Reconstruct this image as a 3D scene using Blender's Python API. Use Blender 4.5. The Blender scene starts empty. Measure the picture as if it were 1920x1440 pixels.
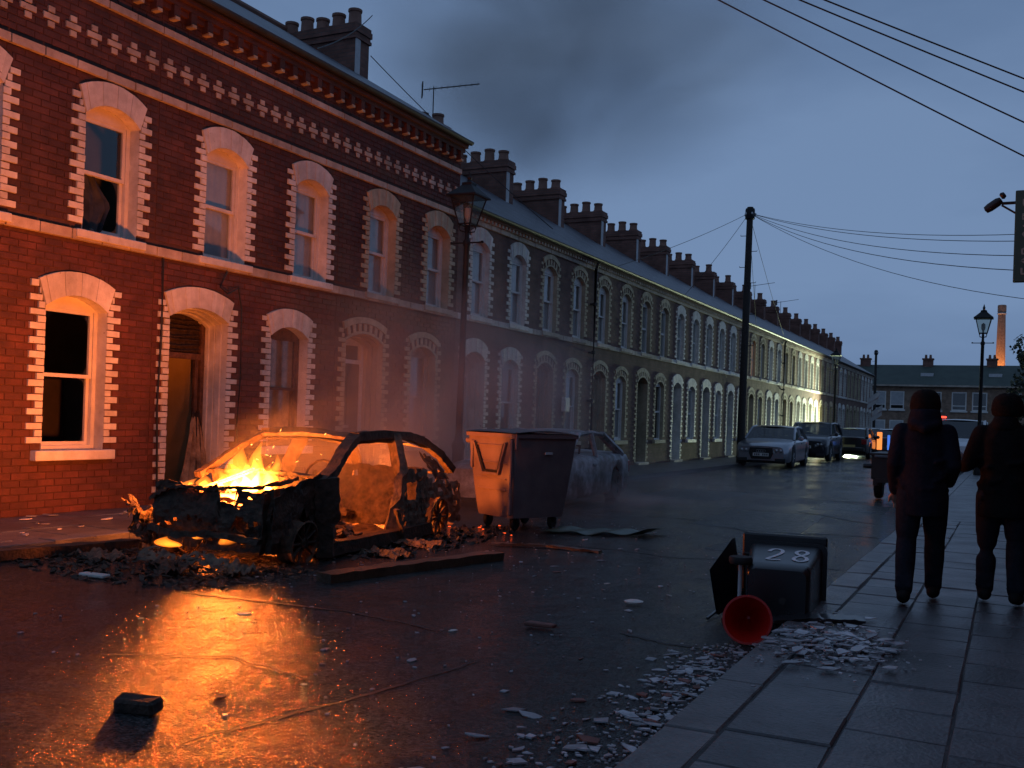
import bpy, bmesh, math, random
from mathutils import Vector, Matrix, Euler
from math import radians, sin, cos, pi, sqrt, atan2
random.seed(7)
S = bpy.context.scene
COL = S.collection

# ------------------------------------------------------------------ camera
cam_d = bpy.data.cameras.new('camera')
cam = bpy.data.objects.new('camera', cam_d)
COL.objects.link(cam)
cam_d.sensor_width = 36.0
cam_d.lens = 36.0 * 1880.0 / 1920.0
cam_d.clip_end = 2000.0
cam_d.clip_start = 0.05
cam_d.shift_y = 61.0 / 1920.0
cam.matrix_world = (Matrix.Translation((0, 0, 1.45)) @ Matrix.Rotation(radians(26.456), 4, 'Z')
                    @ Matrix.Rotation(radians(90), 4, 'X') @ Matrix.Rotation(0.034, 4, 'Z'))
S.camera = cam

# ------------------------------------------------------------------ world: overcast dusk
SUN_EL, SUN_AZ = 1.5, 300.0
world = bpy.data.worlds.new('World')
S.world = world
world.use_nodes = True
wn, wl = world.node_tree.nodes, world.node_tree.links
wn.clear()
sky_out = wn.new('ShaderNodeOutputWorld')
sky_bg = wn.new('ShaderNodeBackground')
sky = wn.new('ShaderNodeTexSky')
sky.sky_type = 'NISHITA'
sky.sun_disc = False
sky.sun_elevation = radians(SUN_EL)
sky.sun_rotation = radians(SUN_AZ)
sky.altitude = 50
sky.air_density = 1.2
sky.dust_density = 0.6
sky.ozone_density = 3.0
# cloud cover: an even blue-grey deck with soft, slow variation
tc = wn.new('ShaderNodeTexCoord')
mp = wn.new('ShaderNodeMapping'); mp.inputs['Scale'].default_value = (1.0, 1.0, 3.2)
nz = wn.new('ShaderNodeTexNoise'); nz.inputs['Scale'].default_value = 1.7; nz.inputs['Detail'].default_value = 6; nz.inputs['Roughness'].default_value = 0.5
rp = wn.new('ShaderNodeValToRGB')
rp.color_ramp.elements[0].position = 0.36; rp.color_ramp.elements[0].color = (1.44, 2.42, 4.45, 1)
rp.color_ramp.elements[1].position = 0.64; rp.color_ramp.elements[1].color = (2.36, 3.66, 6.15, 1)
mixs = wn.new('ShaderNodeMix'); mixs.data_type = 'RGBA'; mixs.inputs[0].default_value = 0.93
wl.new(tc.outputs['Generated'], mp.inputs['Vector']); wl.new(mp.outputs[0], nz.inputs['Vector'])
wl.new(nz.outputs['Fac'], rp.inputs[0])
wl.new(sky.outputs[0], mixs.inputs[6]); wl.new(rp.outputs[0], mixs.inputs[7])
# overcast twilight: a little paler low down than overhead
sxz = wn.new('ShaderNodeSeparateXYZ'); wl.new(tc.outputs['Generated'], sxz.inputs[0])
grd = wn.new('ShaderNodeMapRange'); grd.inputs['From Min'].default_value = 0.0; grd.inputs['From Max'].default_value = 0.6; grd.inputs['To Min'].default_value = 1.06; grd.inputs['To Max'].default_value = 0.88
wl.new(sxz.outputs['Z'], grd.inputs['Value'])
mg = wn.new('ShaderNodeMix'); mg.data_type = 'RGBA'; mg.blend_type = 'MULTIPLY'; mg.inputs[0].default_value = 1
wl.new(mixs.outputs[2], mg.inputs[6]); wl.new(grd.outputs[0], mg.inputs[7])
wl.new(mg.outputs[2], sky_bg.inputs['Color'])
sky_bg.inputs['Strength'].default_value = 0.074
wl.new(sky_bg.outputs[0], sky_out.inputs['Surface'])

# ------------------------------------------------------------------ sun, nearly gone behind the clouds
sun_d = bpy.data.lights.new('sun', 'SUN')
sun_d.energy = 0.02
sun_d.angle = radians(30)
sun_d.color = (0.85, 0.9, 1.0)
sun = bpy.data.objects.new('sun', sun_d); COL.objects.link(sun)
_az, _el = radians(SUN_AZ), radians(12)
sun.rotation_euler = Vector((-sin(_az) * cos(_el), -cos(_az) * cos(_el), -sin(_el))).to_track_quat('-Z', 'Y').to_euler()

# ------------------------------------------------------------------ exposure / render
S.view_settings.view_transform = 'Standard'
S.view_settings.look = 'None'
S.view_settings.exposure = 0.0
S.view_settings.gamma = 1.0
S.view_settings.use_curve_mapping = False
S.render.engine = 'CYCLES'
cy = S.cycles
cy.use_denoising = True
cy.max_bounces = 6
cy.diffuse_bounces = 3
cy.glossy_bounces = 3
cy.transmission_bounces = 4
cy.transparent_max_bounces = 10
cy.volume_bounces = 1
cy.sample_clamp_indirect = 2.5
cy.sample_clamp_direct = 0.0
cy.caustics_reflective = False
cy.caustics_refractive = False
cy.volume_step_rate = 1.0
cy.volume_max_steps = 128

# ================================================================== helpers
def tag(o, label=None, cat=None, group=None, kind=None):
    if label: o['label'] = label
    if cat: o['category'] = cat
    if group: o['group'] = group
    if kind: o['kind'] = kind
    return o

def empty(name, loc=(0, 0, 0), rz=0.0, parent=None):
    o = bpy.data.objects.new(name, None)
    o.empty_display_size = 0.2
    COL.objects.link(o)
    o.location = loc
    o.rotation_euler = (0, 0, rz)
    if parent: o.parent = parent
    return o

def obj(name, mesh, parent=None, loc=(0, 0, 0), rot=(0, 0, 0), scale=(1, 1, 1)):
    o = bpy.data.objects.new(name, mesh)
    COL.objects.link(o)
    o.location = loc; o.rotation_euler = rot; o.scale = scale
    if parent: o.parent = parent
    return o

class MB:
    """collects polygons and links them as one mesh object"""
    def __init__(self):
        self.v = []; self.f = []; self.m = []; self.mi = 0
    def add(self, vs, fs):
        b = len(self.v)
        self.v += [tuple(p) for p in vs]
        for f in fs:
            self.f.append([b + i for i in f]); self.m.append(self.mi)
        return self
    def box(self, x0, x1, y0, y1, z0, z1):
        return self.add([(x0, y0, z0), (x1, y0, z0), (x1, y1, z0), (x0, y1, z0), (x0, y0, z1), (x1, y0, z1), (x1, y1, z1), (x0, y1, z1)],
                        [(0, 3, 2, 1), (4, 5, 6, 7), (0, 1, 5, 4), (1, 2, 6, 5), (2, 3, 7, 6), (3, 0, 4, 7)])
    def quad(self, a, b, c, d):
        return self.add([a, b, c, d], [(0, 1, 2, 3)])
    def tube(self, pts, r, n=8, cap=True, sy=1.0):
        """tube along points; r a number or one radius per point; sy squashes the section"""
        pts = [Vector(p) for p in pts]
        rs = r if isinstance(r, (list, tuple)) else [r] * len(pts)
        vs = []; fs = []
        up = Vector((0, 0, 1))
        for i, p in enumerate(pts):
            d = (pts[min(i + 1, len(pts) - 1)] - pts[max(i - 1, 0)])
            d = d.normalized() if d.length > 1e-9 else Vector((0, 0, 1))
            a = d.cross(up)
            if a.length < 1e-3: a = d.cross(Vector((1, 0, 0)))
            a.normalize(); b = a.cross(d).normalized()
            for k in range(n):
                t = 2 * pi * k / n
                vs.append(p + a * (rs[i] * cos(t)) + b * (rs[i] * sy * sin(t)))
        for i in range(len(pts) - 1):
            for k in range(n):
                k2 = (k + 1) % n
                fs.append((i * n + k, i * n + k2, (i + 1) * n + k2, (i + 1) * n + k))
        if cap:
            fs.append(tuple(range(n - 1, -1, -1)))
            fs.append(tuple((len(pts) - 1) * n + k for k in range(n)))
        return self.add(vs, fs)
    def lathe(self, prof, c=(0, 0, 0), n=16, axis='z', sq=False, cap=True):
        """prof: (radius, height) pairs; axis z, x or y; sq makes a square section"""
        vs = []; fs = []
        for (r, h) in prof:
            for k in range(n):
                t = 2 * pi * k / n + (pi / n if sq else 0)
                a, b = r * cos(t), r * sin(t)
                p = (a, b, h) if axis == 'z' else ((h, a, b) if axis == 'x' else (b, h, a))
                vs.append((p[0] + c[0], p[1] + c[1], p[2] + c[2]))
        for i in range(len(prof) - 1):
            for k in range(n):
                k2 = (k + 1) % n
                fs.append((i * n + k, i * n + k2, (i + 1) * n + k2, (i + 1) * n + k))
        if cap and prof[0][0] > 1e-6: fs.append(tuple(range(n - 1, -1, -1)))
        if cap and prof[-1][0] > 1e-6: fs.append(tuple((len(prof) - 1) * n + k for k in range(n)))
        return self.add(vs, fs)
    def grid(self, rows):
        """rows: list of equal-length point lists"""
        n = len(rows[0]); vs = [p for r in rows for p in r]
        return self.add(vs, [(i * n + j, i * n + j + 1, (i + 1) * n + j + 1, (i + 1) * n + j) for i in range(len(rows) - 1) for j in range(n - 1)])
    def prism(self, poly, x0, x1, axis='x'):
        """extrude a polygon (u,v) along an axis"""
        n = len(poly)
        def P(u, v, w):
            return (w, u, v) if axis == 'x' else ((u, w, v) if axis == 'y' else (u, v, w))
        vs = [P(u, v, x0) for u, v in poly] + [P(u, v, x1) for u, v in poly]
        fs = [tuple(range(n - 1, -1, -1)), tuple(range(n, 2 * n))] + [(i, (i + 1) % n, n + (i + 1) % n, n + i) for i in range(n)]
        return self.add(vs, fs)
    def jitter(self, a, rnd=random):
        seen = {}
        for i, p in enumerate(self.v):
            k = (round(p[0], 4), round(p[1], 4), round(p[2], 4))
            if k not in seen: seen[k] = tuple(c + rnd.uniform(-a, a) for c in p)
            self.v[i] = seen[k]
        return self
    def xf(self, m):
        self.v = [tuple(m @ Vector(p)) for p in self.v]
        return self
    def mesh(self, name, mats, smooth=False, bevel=0.0, fix=True):
        me = bpy.data.meshes.new(name)
        me.from_pydata(self.v, [], self.f)
        for m in (mats if isinstance(mats, (list, tuple)) else [mats]): me.materials.append(m)
        for p, i in zip(me.polygons, self.m): p.material_index = i
        if fix or bevel:
            bm = bmesh.new(); bm.from_mesh(me)
            if fix:
                bmesh.ops.remove_doubles(bm, verts=bm.verts, dist=1e-5)
                bmesh.ops.recalc_face_normals(bm, faces=bm.faces)
            if bevel:
                es = [e for e in bm.edges if len(e.link_faces) == 2 and e.calc_face_angle(0) > 0.6]
                bmesh.ops.bevel(bm, geom=es, offset=bevel, segments=1, affect='EDGES', clamp_overlap=True)
            bm.to_mesh(me); bm.free()
        if smooth:
            me.shade_smooth()
            if hasattr(me, 'set_sharp_from_angle'): me.set_sharp_from_angle(angle=radians(smooth if smooth is not True else 40))
        return me
    def build(self, name, mats, parent=None, loc=(0, 0, 0), rot=(0, 0, 0), scale=(1, 1, 1), smooth=False, bevel=0.0, fix=True):
        return obj(name, self.mesh(name, mats, smooth, bevel, fix), parent, loc, rot, scale)

# ================================================================== materials
def new_mat(name):
    m = bpy.data.materials.new(name); m.use_nodes = True
    nt = m.node_tree
    return m, nt.nodes, nt.links, nt.nodes['Principled BSDF']

def mat(name, c1, c2=None, rough=0.6, scale=6.0, metal=0.0, bump=0.0, bscale=40.0, spec=0.5, rvar=0.0, rand=0.0, detail=5, coat=0.0, stain=0.0, chip=None):
    """principled with noise between two colours (world position), bump, roughness variation and a random tint per object"""
    m, n, l, p = new_mat(name)
    p.inputs['Metallic'].default_value = metal
    p.inputs['Specular IOR Level'].default_value = spec
    p.inputs['Coat Weight'].default_value = coat
    p.inputs['Coat Roughness'].default_value = 0.08
    geo = n.new('ShaderNodeNewGeometry')
    tx = n.new('ShaderNodeTexNoise'); tx.inputs['Scale'].default_value = scale; tx.inputs['Detail'].default_value = detail; tx.inputs['Roughness'].default_value = 0.6
    l.new(geo.outputs['Position'], tx.inputs['Vector'])
    r = n.new('ShaderNodeValToRGB')
    r.color_ramp.elements[0].position = 0.3; r.color_ramp.elements[1].position = 0.7
    r.color_ramp.elements[0].color = (*c1, 1); r.color_ramp.elements[1].color = (*(c2 or c1), 1)
    l.new(tx.outputs['Fac'], r.inputs[0])
    col = r.outputs[0]
    if rand:
        oi = n.new('ShaderNodeObjectInfo')
        ad = n.new('ShaderNodeMath'); ad.operation = 'ADD'
        l.new(oi.outputs['Random'], ad.inputs[0]); l.new(geo.outputs['Random Per Island'], ad.inputs[1])
        fr = n.new('ShaderNodeMath'); fr.operation = 'FRACT'; l.new(ad.outputs[0], fr.inputs[0])
        mr = n.new('ShaderNodeMapRange'); mr.inputs['To Min'].default_value = 1 - rand; mr.inputs['To Max'].default_value = 1 + rand * 0.8
        l.new(fr.outputs[0], mr.inputs['Value'])
        mx = n.new('ShaderNodeMix'); mx.data_type = 'RGBA'; mx.blend_type = 'MULTIPLY'; mx.inputs[0].default_value = 1
        l.new(col, mx.inputs[6]); l.new(mr.outputs[0], mx.inputs[7]); col = mx.outputs[2]
    if stain:          # broad weathering: damp and grime in uneven patches
        ts = n.new('ShaderNodeTexNoise'); ts.inputs['Scale'].default_value = 0.9; ts.inputs['Detail'].default_value = 7; ts.inputs['Roughness'].default_value = 0.65
        l.new(geo.outputs['Position'], ts.inputs['Vector'])
        ms = n.new('ShaderNodeMapRange'); ms.inputs['From Min'].default_value = 0.35; ms.inputs['From Max'].default_value = 0.62; ms.inputs['To Min'].default_value = 1 - stain; ms.inputs['To Max'].default_value = 1.08
        l.new(ts.outputs['Fac'], ms.inputs['Value'])
        mx = n.new('ShaderNodeMix'); mx.data_type = 'RGBA'; mx.blend_type = 'MULTIPLY'; mx.inputs[0].default_value = 1
        l.new(col, mx.inputs[6]); l.new(ms.outputs[0], mx.inputs[7]); col = mx.outputs[2]
    if chip:           # flaked paint
        tq = n.new('ShaderNodeTexNoise'); tq.inputs['Scale'].default_value = 11; tq.inputs['Detail'].default_value = 8; tq.inputs['Roughness'].default_value = 0.7
        l.new(geo.outputs['Position'], tq.inputs['Vector'])
        mq = n.new('ShaderNodeMapRange'); mq.inputs['From Min'].default_value = 0.655; mq.inputs['From Max'].default_value = 0.69
        l.new(tq.outputs['Fac'], mq.inputs['Value'])
        mx = n.new('ShaderNodeMix'); mx.data_type = 'RGBA'; l.new(mq.outputs[0], mx.inputs[0]); l.new(col, mx.inputs[6]); mx.inputs[7].default_value = (*chip, 1); col = mx.outputs[2]
    l.new(col, p.inputs['Base Color'])
    if rvar:
        mr = n.new('ShaderNodeMapRange'); mr.inputs['To Min'].default_value = max(0.02, rough - rvar); mr.inputs['To Max'].default_value = min(1, rough + rvar)
        t2 = n.new('ShaderNodeTexNoise'); t2.inputs['Scale'].default_value = scale * 0.7
        l.new(geo.outputs['Position'], t2.inputs['Vector'])
        l.new(t2.outputs['Fac'], mr.inputs['Value']); l.new(mr.outputs[0], p.inputs['Roughness'])
    else:
        p.inputs['Roughness'].default_value = rough
    if bump:
        t3 = n.new('ShaderNodeTexNoise'); t3.inputs['Scale'].default_value = bscale; t3.inputs['Detail'].default_value = 6
        l.new(geo.outputs['Position'], t3.inputs['Vector'])
        b = n.new('ShaderNodeBump'); b.inputs['Strength'].default_value = bump; b.inputs['Distance'].default_value = 0.02
        l.new(t3.outputs['Fac'], b.inputs['Height']); l.new(b.outputs[0], p.inputs['Normal'])
    return m

def emit(name, col, strength, base=(0.02, 0.02, 0.02)):
    m, n, l, p = new_mat(name)
    p.inputs['Base Color'].default_value = (*base, 1)
    p.inputs['Emission Color'].default_value = (*col, 1)
    p.inputs['Emission Strength'].default_value = strength
    return m

def brick_tex_mat(name, c1, c2, mortar, sw=0.235, sh=0.084, bump=0.5, axis='yz', rough=0.85, off=0.5):
    m, n, l, p = new_mat(name)
    geo = n.new('ShaderNodeNewGeometry')
    sp = n.new('ShaderNodeSeparateXYZ'); l.new(geo.outputs['Position'], sp.inputs[0])
    cb = n.new('ShaderNodeCombineXYZ')
    if axis == 'yz':      # walls facing x or y: x+y runs along either
        ad = n.new('ShaderNodeMath'); ad.operation = 'ADD'
        l.new(sp.outputs['X'], ad.inputs[0]); l.new(sp.outputs['Y'], ad.inputs[1]); l.new(ad.outputs[0], cb.inputs['X'])
    else:
        l.new(sp.outputs['Y'], cb.inputs['X'])
    l.new(sp.outputs['Z'], cb.inputs['Y'])
    bt = n.new('ShaderNodeTexBrick')
    bt.inputs['Scale'].default_value = 1.0
    bt.inputs['Brick Width'].default_value = sw; bt.inputs['Row Height'].default_value = sh
    bt.inputs['Mortar Size'].default_value = 0.006; bt.inputs['Mortar Smooth'].default_value = 0.3
    bt.offset = off
    bt.inputs['Color1'].default_value = (*c1, 1); bt.inputs['Color2'].default_value = (*c2, 1); bt.inputs['Mortar'].default_value = (*mortar, 1)
    l.new(cb.outputs[0], bt.inputs['Vector'])
    nz = n.new('ShaderNodeTexNoise'); nz.inputs['Scale'].default_value = 2.5; nz.inputs['Detail'].default_value = 8
    l.new(geo.outputs['Position'], nz.inputs['Vector'])
    mr = n.new('ShaderNodeMapRange'); mr.inputs['From Min'].default_value = 0.3; mr.inputs['From Max'].default_value = 0.7; mr.inputs['To Min'].default_value = 0.62; mr.inputs['To Max'].default_value = 1.2
    l.new(nz.outputs['Fac'], mr.inputs['Value'])
    mx = n.new('ShaderNodeMix'); mx.data_type = 'RGBA'; mx.blend_type = 'MULTIPLY'; mx.inputs[0].default_value = 1
    l.new(bt.outputs['Color'], mx.inputs[6]); l.new(mr.outputs[0], mx.inputs[7]); l.new(mx.outputs[2], p.inputs['Base Color'])
    p.inputs['Roughness'].default_value = rough
    iv = n.new('ShaderNodeMath'); iv.operation = 'SUBTRACT'; iv.inputs[0].default_value = 1.0; l.new(bt.outputs['Fac'], iv.inputs[1])
    b = n.new('ShaderNodeBump'); b.inputs['Strength'].default_value = bump; b.inputs['Distance'].default_value = 0.01
    l.new(iv.outputs[0], b.inputs['Height']); l.new(b.outputs[0], p.inputs['Normal'])
    return m

M = {}
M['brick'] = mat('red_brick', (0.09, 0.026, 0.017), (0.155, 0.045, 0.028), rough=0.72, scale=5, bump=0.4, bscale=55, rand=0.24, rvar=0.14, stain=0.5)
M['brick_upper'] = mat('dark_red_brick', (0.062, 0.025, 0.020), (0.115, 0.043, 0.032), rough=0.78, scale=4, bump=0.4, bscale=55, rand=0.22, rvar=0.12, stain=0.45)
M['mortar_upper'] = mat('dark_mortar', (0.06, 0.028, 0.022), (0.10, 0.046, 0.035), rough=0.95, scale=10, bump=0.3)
M['mortar'] = mat('mortar', (0.06, 0.024, 0.018), (0.11, 0.045, 0.033), rough=0.95, scale=14, bump=0.3)
M['brick_far'] = brick_tex_mat('brick_courses', (0.135, 0.070, 0.054), (0.185, 0.098, 0.075), (0.11, 0.09, 0.078))
M['brick_stack'] = brick_tex_mat('chimney_brick', (0.17, 0.075, 0.055), (0.23, 0.105, 0.08), (0.11, 0.09, 0.08), bump=0.8)
M['brick_end'] = brick_tex_mat('end_terrace_brick', (0.25, 0.16, 0.11), (0.31, 0.2, 0.14), (0.24, 0.2, 0.16))
M['white'] = mat('white_painted_brick', (0.60, 0.56, 0.50), (0.80, 0.77, 0.72), rough=0.6, scale=7, bump=0.35, bscale=70, rand=0.10, rvar=0.1, stain=0.28, chip=(0.16, 0.07, 0.05))
M['cream'] = mat('cream_brick', (0.40, 0.33, 0.22), (0.52, 0.44, 0.31), rough=0.75, scale=9, bump=0.35, bscale=70, rand=0.14, stain=0.3)
M['stone'] = mat('pale_string_stone', (0.42, 0.34, 0.27), (0.60, 0.52, 0.43), rough=0.75, scale=6, bump=0.4, bscale=60, rand=0.14, stain=0.4, chip=(0.14, 0.07, 0.05))
M['sash'] = mat('white_sash_paint', (0.58, 0.56, 0.53), (0.72, 0.70, 0.67), rough=0.45, scale=5, bump=0.1)
M['charred'] = mat('charred_wood', (0.008, 0.006, 0.005), (0.06, 0.035, 0.022), rough=0.8, scale=12, bump=0.9, bscale=35)
M['brownwood'] = mat('scorched_frame', (0.05, 0.025, 0.015), (0.16, 0.08, 0.045), rough=0.7, scale=10, bump=0.5)
M['door_dark'] = mat('dark_door_paint', (0.03, 0.025, 0.022), (0.05, 0.04, 0.035), rough=0.4, scale=4)
M['door_grey'] = mat('grey_door_paint', (0.32, 0.32, 0.32), (0.40, 0.40, 0.40), rough=0.45, scale=4)
M['door_brown'] = mat('brown_door_paint', (0.09, 0.045, 0.025), (0.13, 0.07, 0.04), rough=0.45, scale=4)
M['plaster'] = mat('hall_plaster', (0.48, 0.36, 0.20), (0.62, 0.48, 0.28), rough=0.85, scale=3, bump=0.15)
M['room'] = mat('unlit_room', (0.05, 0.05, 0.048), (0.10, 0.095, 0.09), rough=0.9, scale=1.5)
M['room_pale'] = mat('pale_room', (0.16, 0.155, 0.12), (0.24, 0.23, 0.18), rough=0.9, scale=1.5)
M['curtain'] = mat('net_curtain', (0.36, 0.365, 0.375), (0.48, 0.485, 0.49), rough=0.9, scale=4)
M['dark_cloth'] = mat('dark_curtain', (0.012, 0.013, 0.016), (0.04, 0.042, 0.05), rough=0.8, scale=9)
M['scorched_cloth'] = mat('scorched_cloth', (0.13, 0.075, 0.04), (0.55, 0.36, 0.20), rough=0.9, scale=5, bump=0.6)
M['slate'] = brick_tex_mat('roof_slates', (0.075, 0.078, 0.095), (0.115, 0.118, 0.14), (0.04, 0.042, 0.05), sw=0.28, sh=0.115, bump=0.6, axis='y', rough=0.45)
M['black_iron'] = mat('black_painted_iron', (0.010, 0.010, 0.011), (0.018, 0.018, 0.02), spec=0.2, rough=0.55, scale=9)
M['gutter'] = mat('gutter_iron', (0.018, 0.017, 0.016), (0.035, 0.033, 0.03), rough=0.5, scale=6)
M['pot'] = mat('chimney_pot_clay', (0.15, 0.075, 0.055), (0.22, 0.11, 0.08), rough=0.8, scale=8)
M['lead'] = mat('pale_render', (0.42, 0.42, 0.43), (0.55, 0.55, 0.56), rough=0.7, scale=6)
M['soot'] = mat('burnt_steel', (0.015, 0.012, 0.010), (0.11, 0.065, 0.042), rough=0.72, scale=8, bump=0.9, bscale=28, metal=0.25, detail=8)
M['ash'] = mat('burnt_pale_metal', (0.04, 0.03, 0.025), (0.26, 0.17, 0.11), rough=0.7, scale=11, bump=0.9, bscale=24, metal=0.2, detail=8)
M['rubber'] = mat('tyre_rubber', (0.010, 0.010, 0.010), (0.02, 0.02, 0.02), rough=0.8, scale=9)
M['alloy'] = mat('alloy_wheel', (0.30, 0.30, 0.31), (0.42, 0.42, 0.43), rough=0.35, metal=0.8)
M['plastic_navy'] = mat('navy_bin_plastic', (0.13, 0.095, 0.10), (0.19, 0.14, 0.14), rough=0.5, scale=4, bump=0.12, rvar=0.08)
M['plastic_black'] = mat('black_bin_plastic', (0.010, 0.011, 0.014), (0.018, 0.019, 0.022), rough=0.3, scale=5, rvar=0.08)
M['plastic_red'] = mat('red_bucket_plastic', (0.42, 0.010, 0.008), (0.55, 0.016, 0.010), rough=0.38, scale=4)
M['white_print'] = mat('white_brushed_paint', (0.6, 0.62, 0.66), (0.85, 0.85, 0.85), rough=0.6, scale=30)
M['concrete'] = mat('paving_concrete', (0.06, 0.06, 0.063), (0.125, 0.125, 0.13), rough=0.36, scale=4, bump=0.5, bscale=38, rand=0.28, rvar=0.14)
M['kerbstone'] = mat('kerb_concrete', (0.075, 0.075, 0.078), (0.15, 0.15, 0.15), rough=0.38, scale=5, bump=0.5, bscale=38, rand=0.22, rvar=0.14)
M['bedding'] = mat('paving_joint_bedding', (0.035, 0.035, 0.036), (0.07, 0.07, 0.07), rough=0.8, scale=15, bump=0.4)
M['earth'] = mat('far_ground', (0.045, 0.045, 0.045), (0.07, 0.07, 0.07), rough=0.9, scale=0.6)
M['slate_piece'] = mat('broken_slate', (0.20, 0.205, 0.22), (0.48, 0.49, 0.52), rough=0.30, scale=14, bump=0.3, rand=0.45)
M['tile_piece'] = mat('broken_red_tile', (0.12, 0.05, 0.04), (0.22, 0.09, 0.07), rough=0.7, scale=14, rand=0.3)
M['wet_wood'] = mat('wet_dark_timber', (0.035, 0.022, 0.014), (0.12, 0.07, 0.04), rough=0.4, scale=7, bump=0.5, bscale=26, rvar=0.15)
M['green_sheet'] = mat('green_painted_sheet', (0.025, 0.045, 0.03), (0.05, 0.085, 0.055), rough=0.35, scale=5, bump=0.3)
M['wood_pole'] = mat('creosoted_pole', (0.012, 0.010, 0.010), (0.035, 0.028, 0.024), rough=0.75, scale=16, bump=0.4)
M['wire'] = mat('black_cable', (0.012, 0.012, 0.013), rough=0.6)
M['silver'] = mat('silver_car_paint', (0.24, 0.255, 0.29), (0.28, 0.295, 0.33), rough=0.28, metal=0.75, scale=2, coat=0.6)
M['dark_paint'] = mat('dark_blue_car_paint', (0.012, 0.014, 0.022), (0.018, 0.02, 0.03), rough=0.3, metal=0.3, scale=2, coat=0.7)
M['black_paint'] = mat('black_car_paint', (0.008, 0.008, 0.009), (0.012, 0.012, 0.013), rough=0.3, scale=2, coat=0.7)
M['grey_paint'] = mat('grey_car_paint', (0.07, 0.07, 0.075), (0.09, 0.09, 0.095), rough=0.32, metal=0.4, scale=2, coat=0.6)
M['white_paint'] = mat('white_van_paint', (0.62, 0.63, 0.64), (0.70, 0.71, 0.72), rough=0.3, scale=2, coat=0.5)
M['black_trim'] = mat('black_trim', (0.010, 0.010, 0.010), (0.016, 0.016, 0.016), rough=0.5)
M['lens'] = mat('clear_lamp_lens', (0.10, 0.105, 0.115), (0.2, 0.2, 0.21), rough=0.08, spec=0.8)
M['red_lens'] = mat('red_lamp_lens', (0.22, 0.01, 0.008), (0.28, 0.012, 0.01), rough=0.15)
M['plate'] = mat('white_number_plate', (0.62, 0.62, 0.60), (0.7, 0.7, 0.68), rough=0.4)
M['plate_y'] = mat('yellow_number_plate', (0.42, 0.33, 0.12), (0.5, 0.4, 0.15), rough=0.4)
M['cloth_navy'] = mat('navy_jacket_cloth', (0.010, 0.011, 0.018), (0.016, 0.017, 0.026), rough=0.9, scale=18, bump=0.3, spec=0.08)
M['cloth_black'] = mat('black_cloth', (0.007, 0.007, 0.008), (0.013, 0.013, 0.014), rough=0.9, scale=18, bump=0.3, spec=0.08)
M['denim'] = mat('dark_trousers', (0.012, 0.014, 0.02), (0.02, 0.023, 0.032), rough=0.9, scale=20, bump=0.3, spec=0.08)
M['knit'] = mat('dark_knit_hat', (0.010, 0.009, 0.009), (0.018, 0.016, 0.015), rough=0.95, scale=30, bump=0.6, bscale=120, spec=0.08)
M['skin'] = mat('skin', (0.38, 0.24, 0.18), (0.46, 0.30, 0.23), rough=0.55, scale=10)
M['shoe'] = mat('dark_shoe', (0.012, 0.012, 0.012), (0.02, 0.02, 0.02), rough=0.6, spec=0.08)
M['pale_cloth'] = mat('pale_grey_cloth', (0.35, 0.36, 0.40), (0.45, 0.46, 0.5), rough=0.85, scale=22, bump=0.4)
M['sign_green'] = mat('green_sign_board', (0.02, 0.07, 0.055), (0.028, 0.085, 0.065), rough=0.45)
M['sign_letter'] = mat('sign_lettering', (0.16, 0.26, 0.24), (0.22, 0.33, 0.30), rough=0.5)
M['roof_green'] = mat('far_mossy_roof', (0.035, 0.05, 0.042), (0.055, 0.075, 0.06), rough=0.7, scale=1.2)
M['leaf'] = mat('conifer_leaf', (0.02, 0.03, 0.018), (0.045, 0.06, 0.035), rough=0.7, rand=0.4)
M['bark'] = mat('bark', (0.03, 0.024, 0.02), (0.06, 0.05, 0.04), rough=0.9, bump=0.5)
M['flag'] = mat('white_flag_cloth', (0.55, 0.53, 0.52), (0.62, 0.6, 0.58), rough=0.85)
M['flag_red'] = mat('red_flag_cloth', (0.35, 0.03, 0.03), rough=0.85)
M['tower'] = brick_tex_mat('tower_brick', (0.34, 0.2, 0.13), (0.38, 0.24, 0.16), (0.3, 0.22, 0.17), sw=0.6, sh=0.25)

def glass_mat(name, tint, alpha, rough=0.04):
    m, n, l, p = new_mat(name)
    out = n['Material Output']
    gl = n.new('ShaderNodeBsdfGlossy'); gl.inputs['Roughness'].default_value = rough; gl.inputs['Color'].default_value = (1, 1, 1, 1)
    tr = n.new('ShaderNodeBsdfTransparent'); tr.inputs['Color'].default_value = (*tint, 1)
    fr = n.new('ShaderNodeFresnel')
    gb = n.new('ShaderNodeNewGeometry'); im = n.new('ShaderNodeMapRange'); im.inputs['To Min'].default_value = 1.5; im.inputs['To Max'].default_value = 1 / 1.5
    l.new(gb.outputs['Backfacing'], im.inputs['Value']); l.new(im.outputs[0], fr.inputs['IOR'])      # a thin pane reflects alike from both sides
    ad = n.new('ShaderNodeMath'); ad.operation = 'ADD'; ad.inputs[1].default_value = alpha; ad.use_clamp = True
    l.new(fr.outputs[0], ad.inputs[0])
    mx = n.new('ShaderNodeMixShader'); l.new(ad.outputs[0], mx.inputs[0]); l.new(tr.outputs[0], mx.inputs[1]); l.new(gl.outputs[0], mx.inputs[2])
    n.remove(p); l.new(mx.outputs[0], out.inputs['Surface'])
    return m
M['glass'] = glass_mat('window_glass', (0.82, 0.85, 0.86), 0.05)
M['car_glass'] = glass_mat('car_window_glass', (0.13, 0.14, 0.15), 0.04)
M['lamp_glass'] = glass_mat('lantern_glass', (0.75, 0.78, 0.74), 0.04, 0.15)

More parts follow.
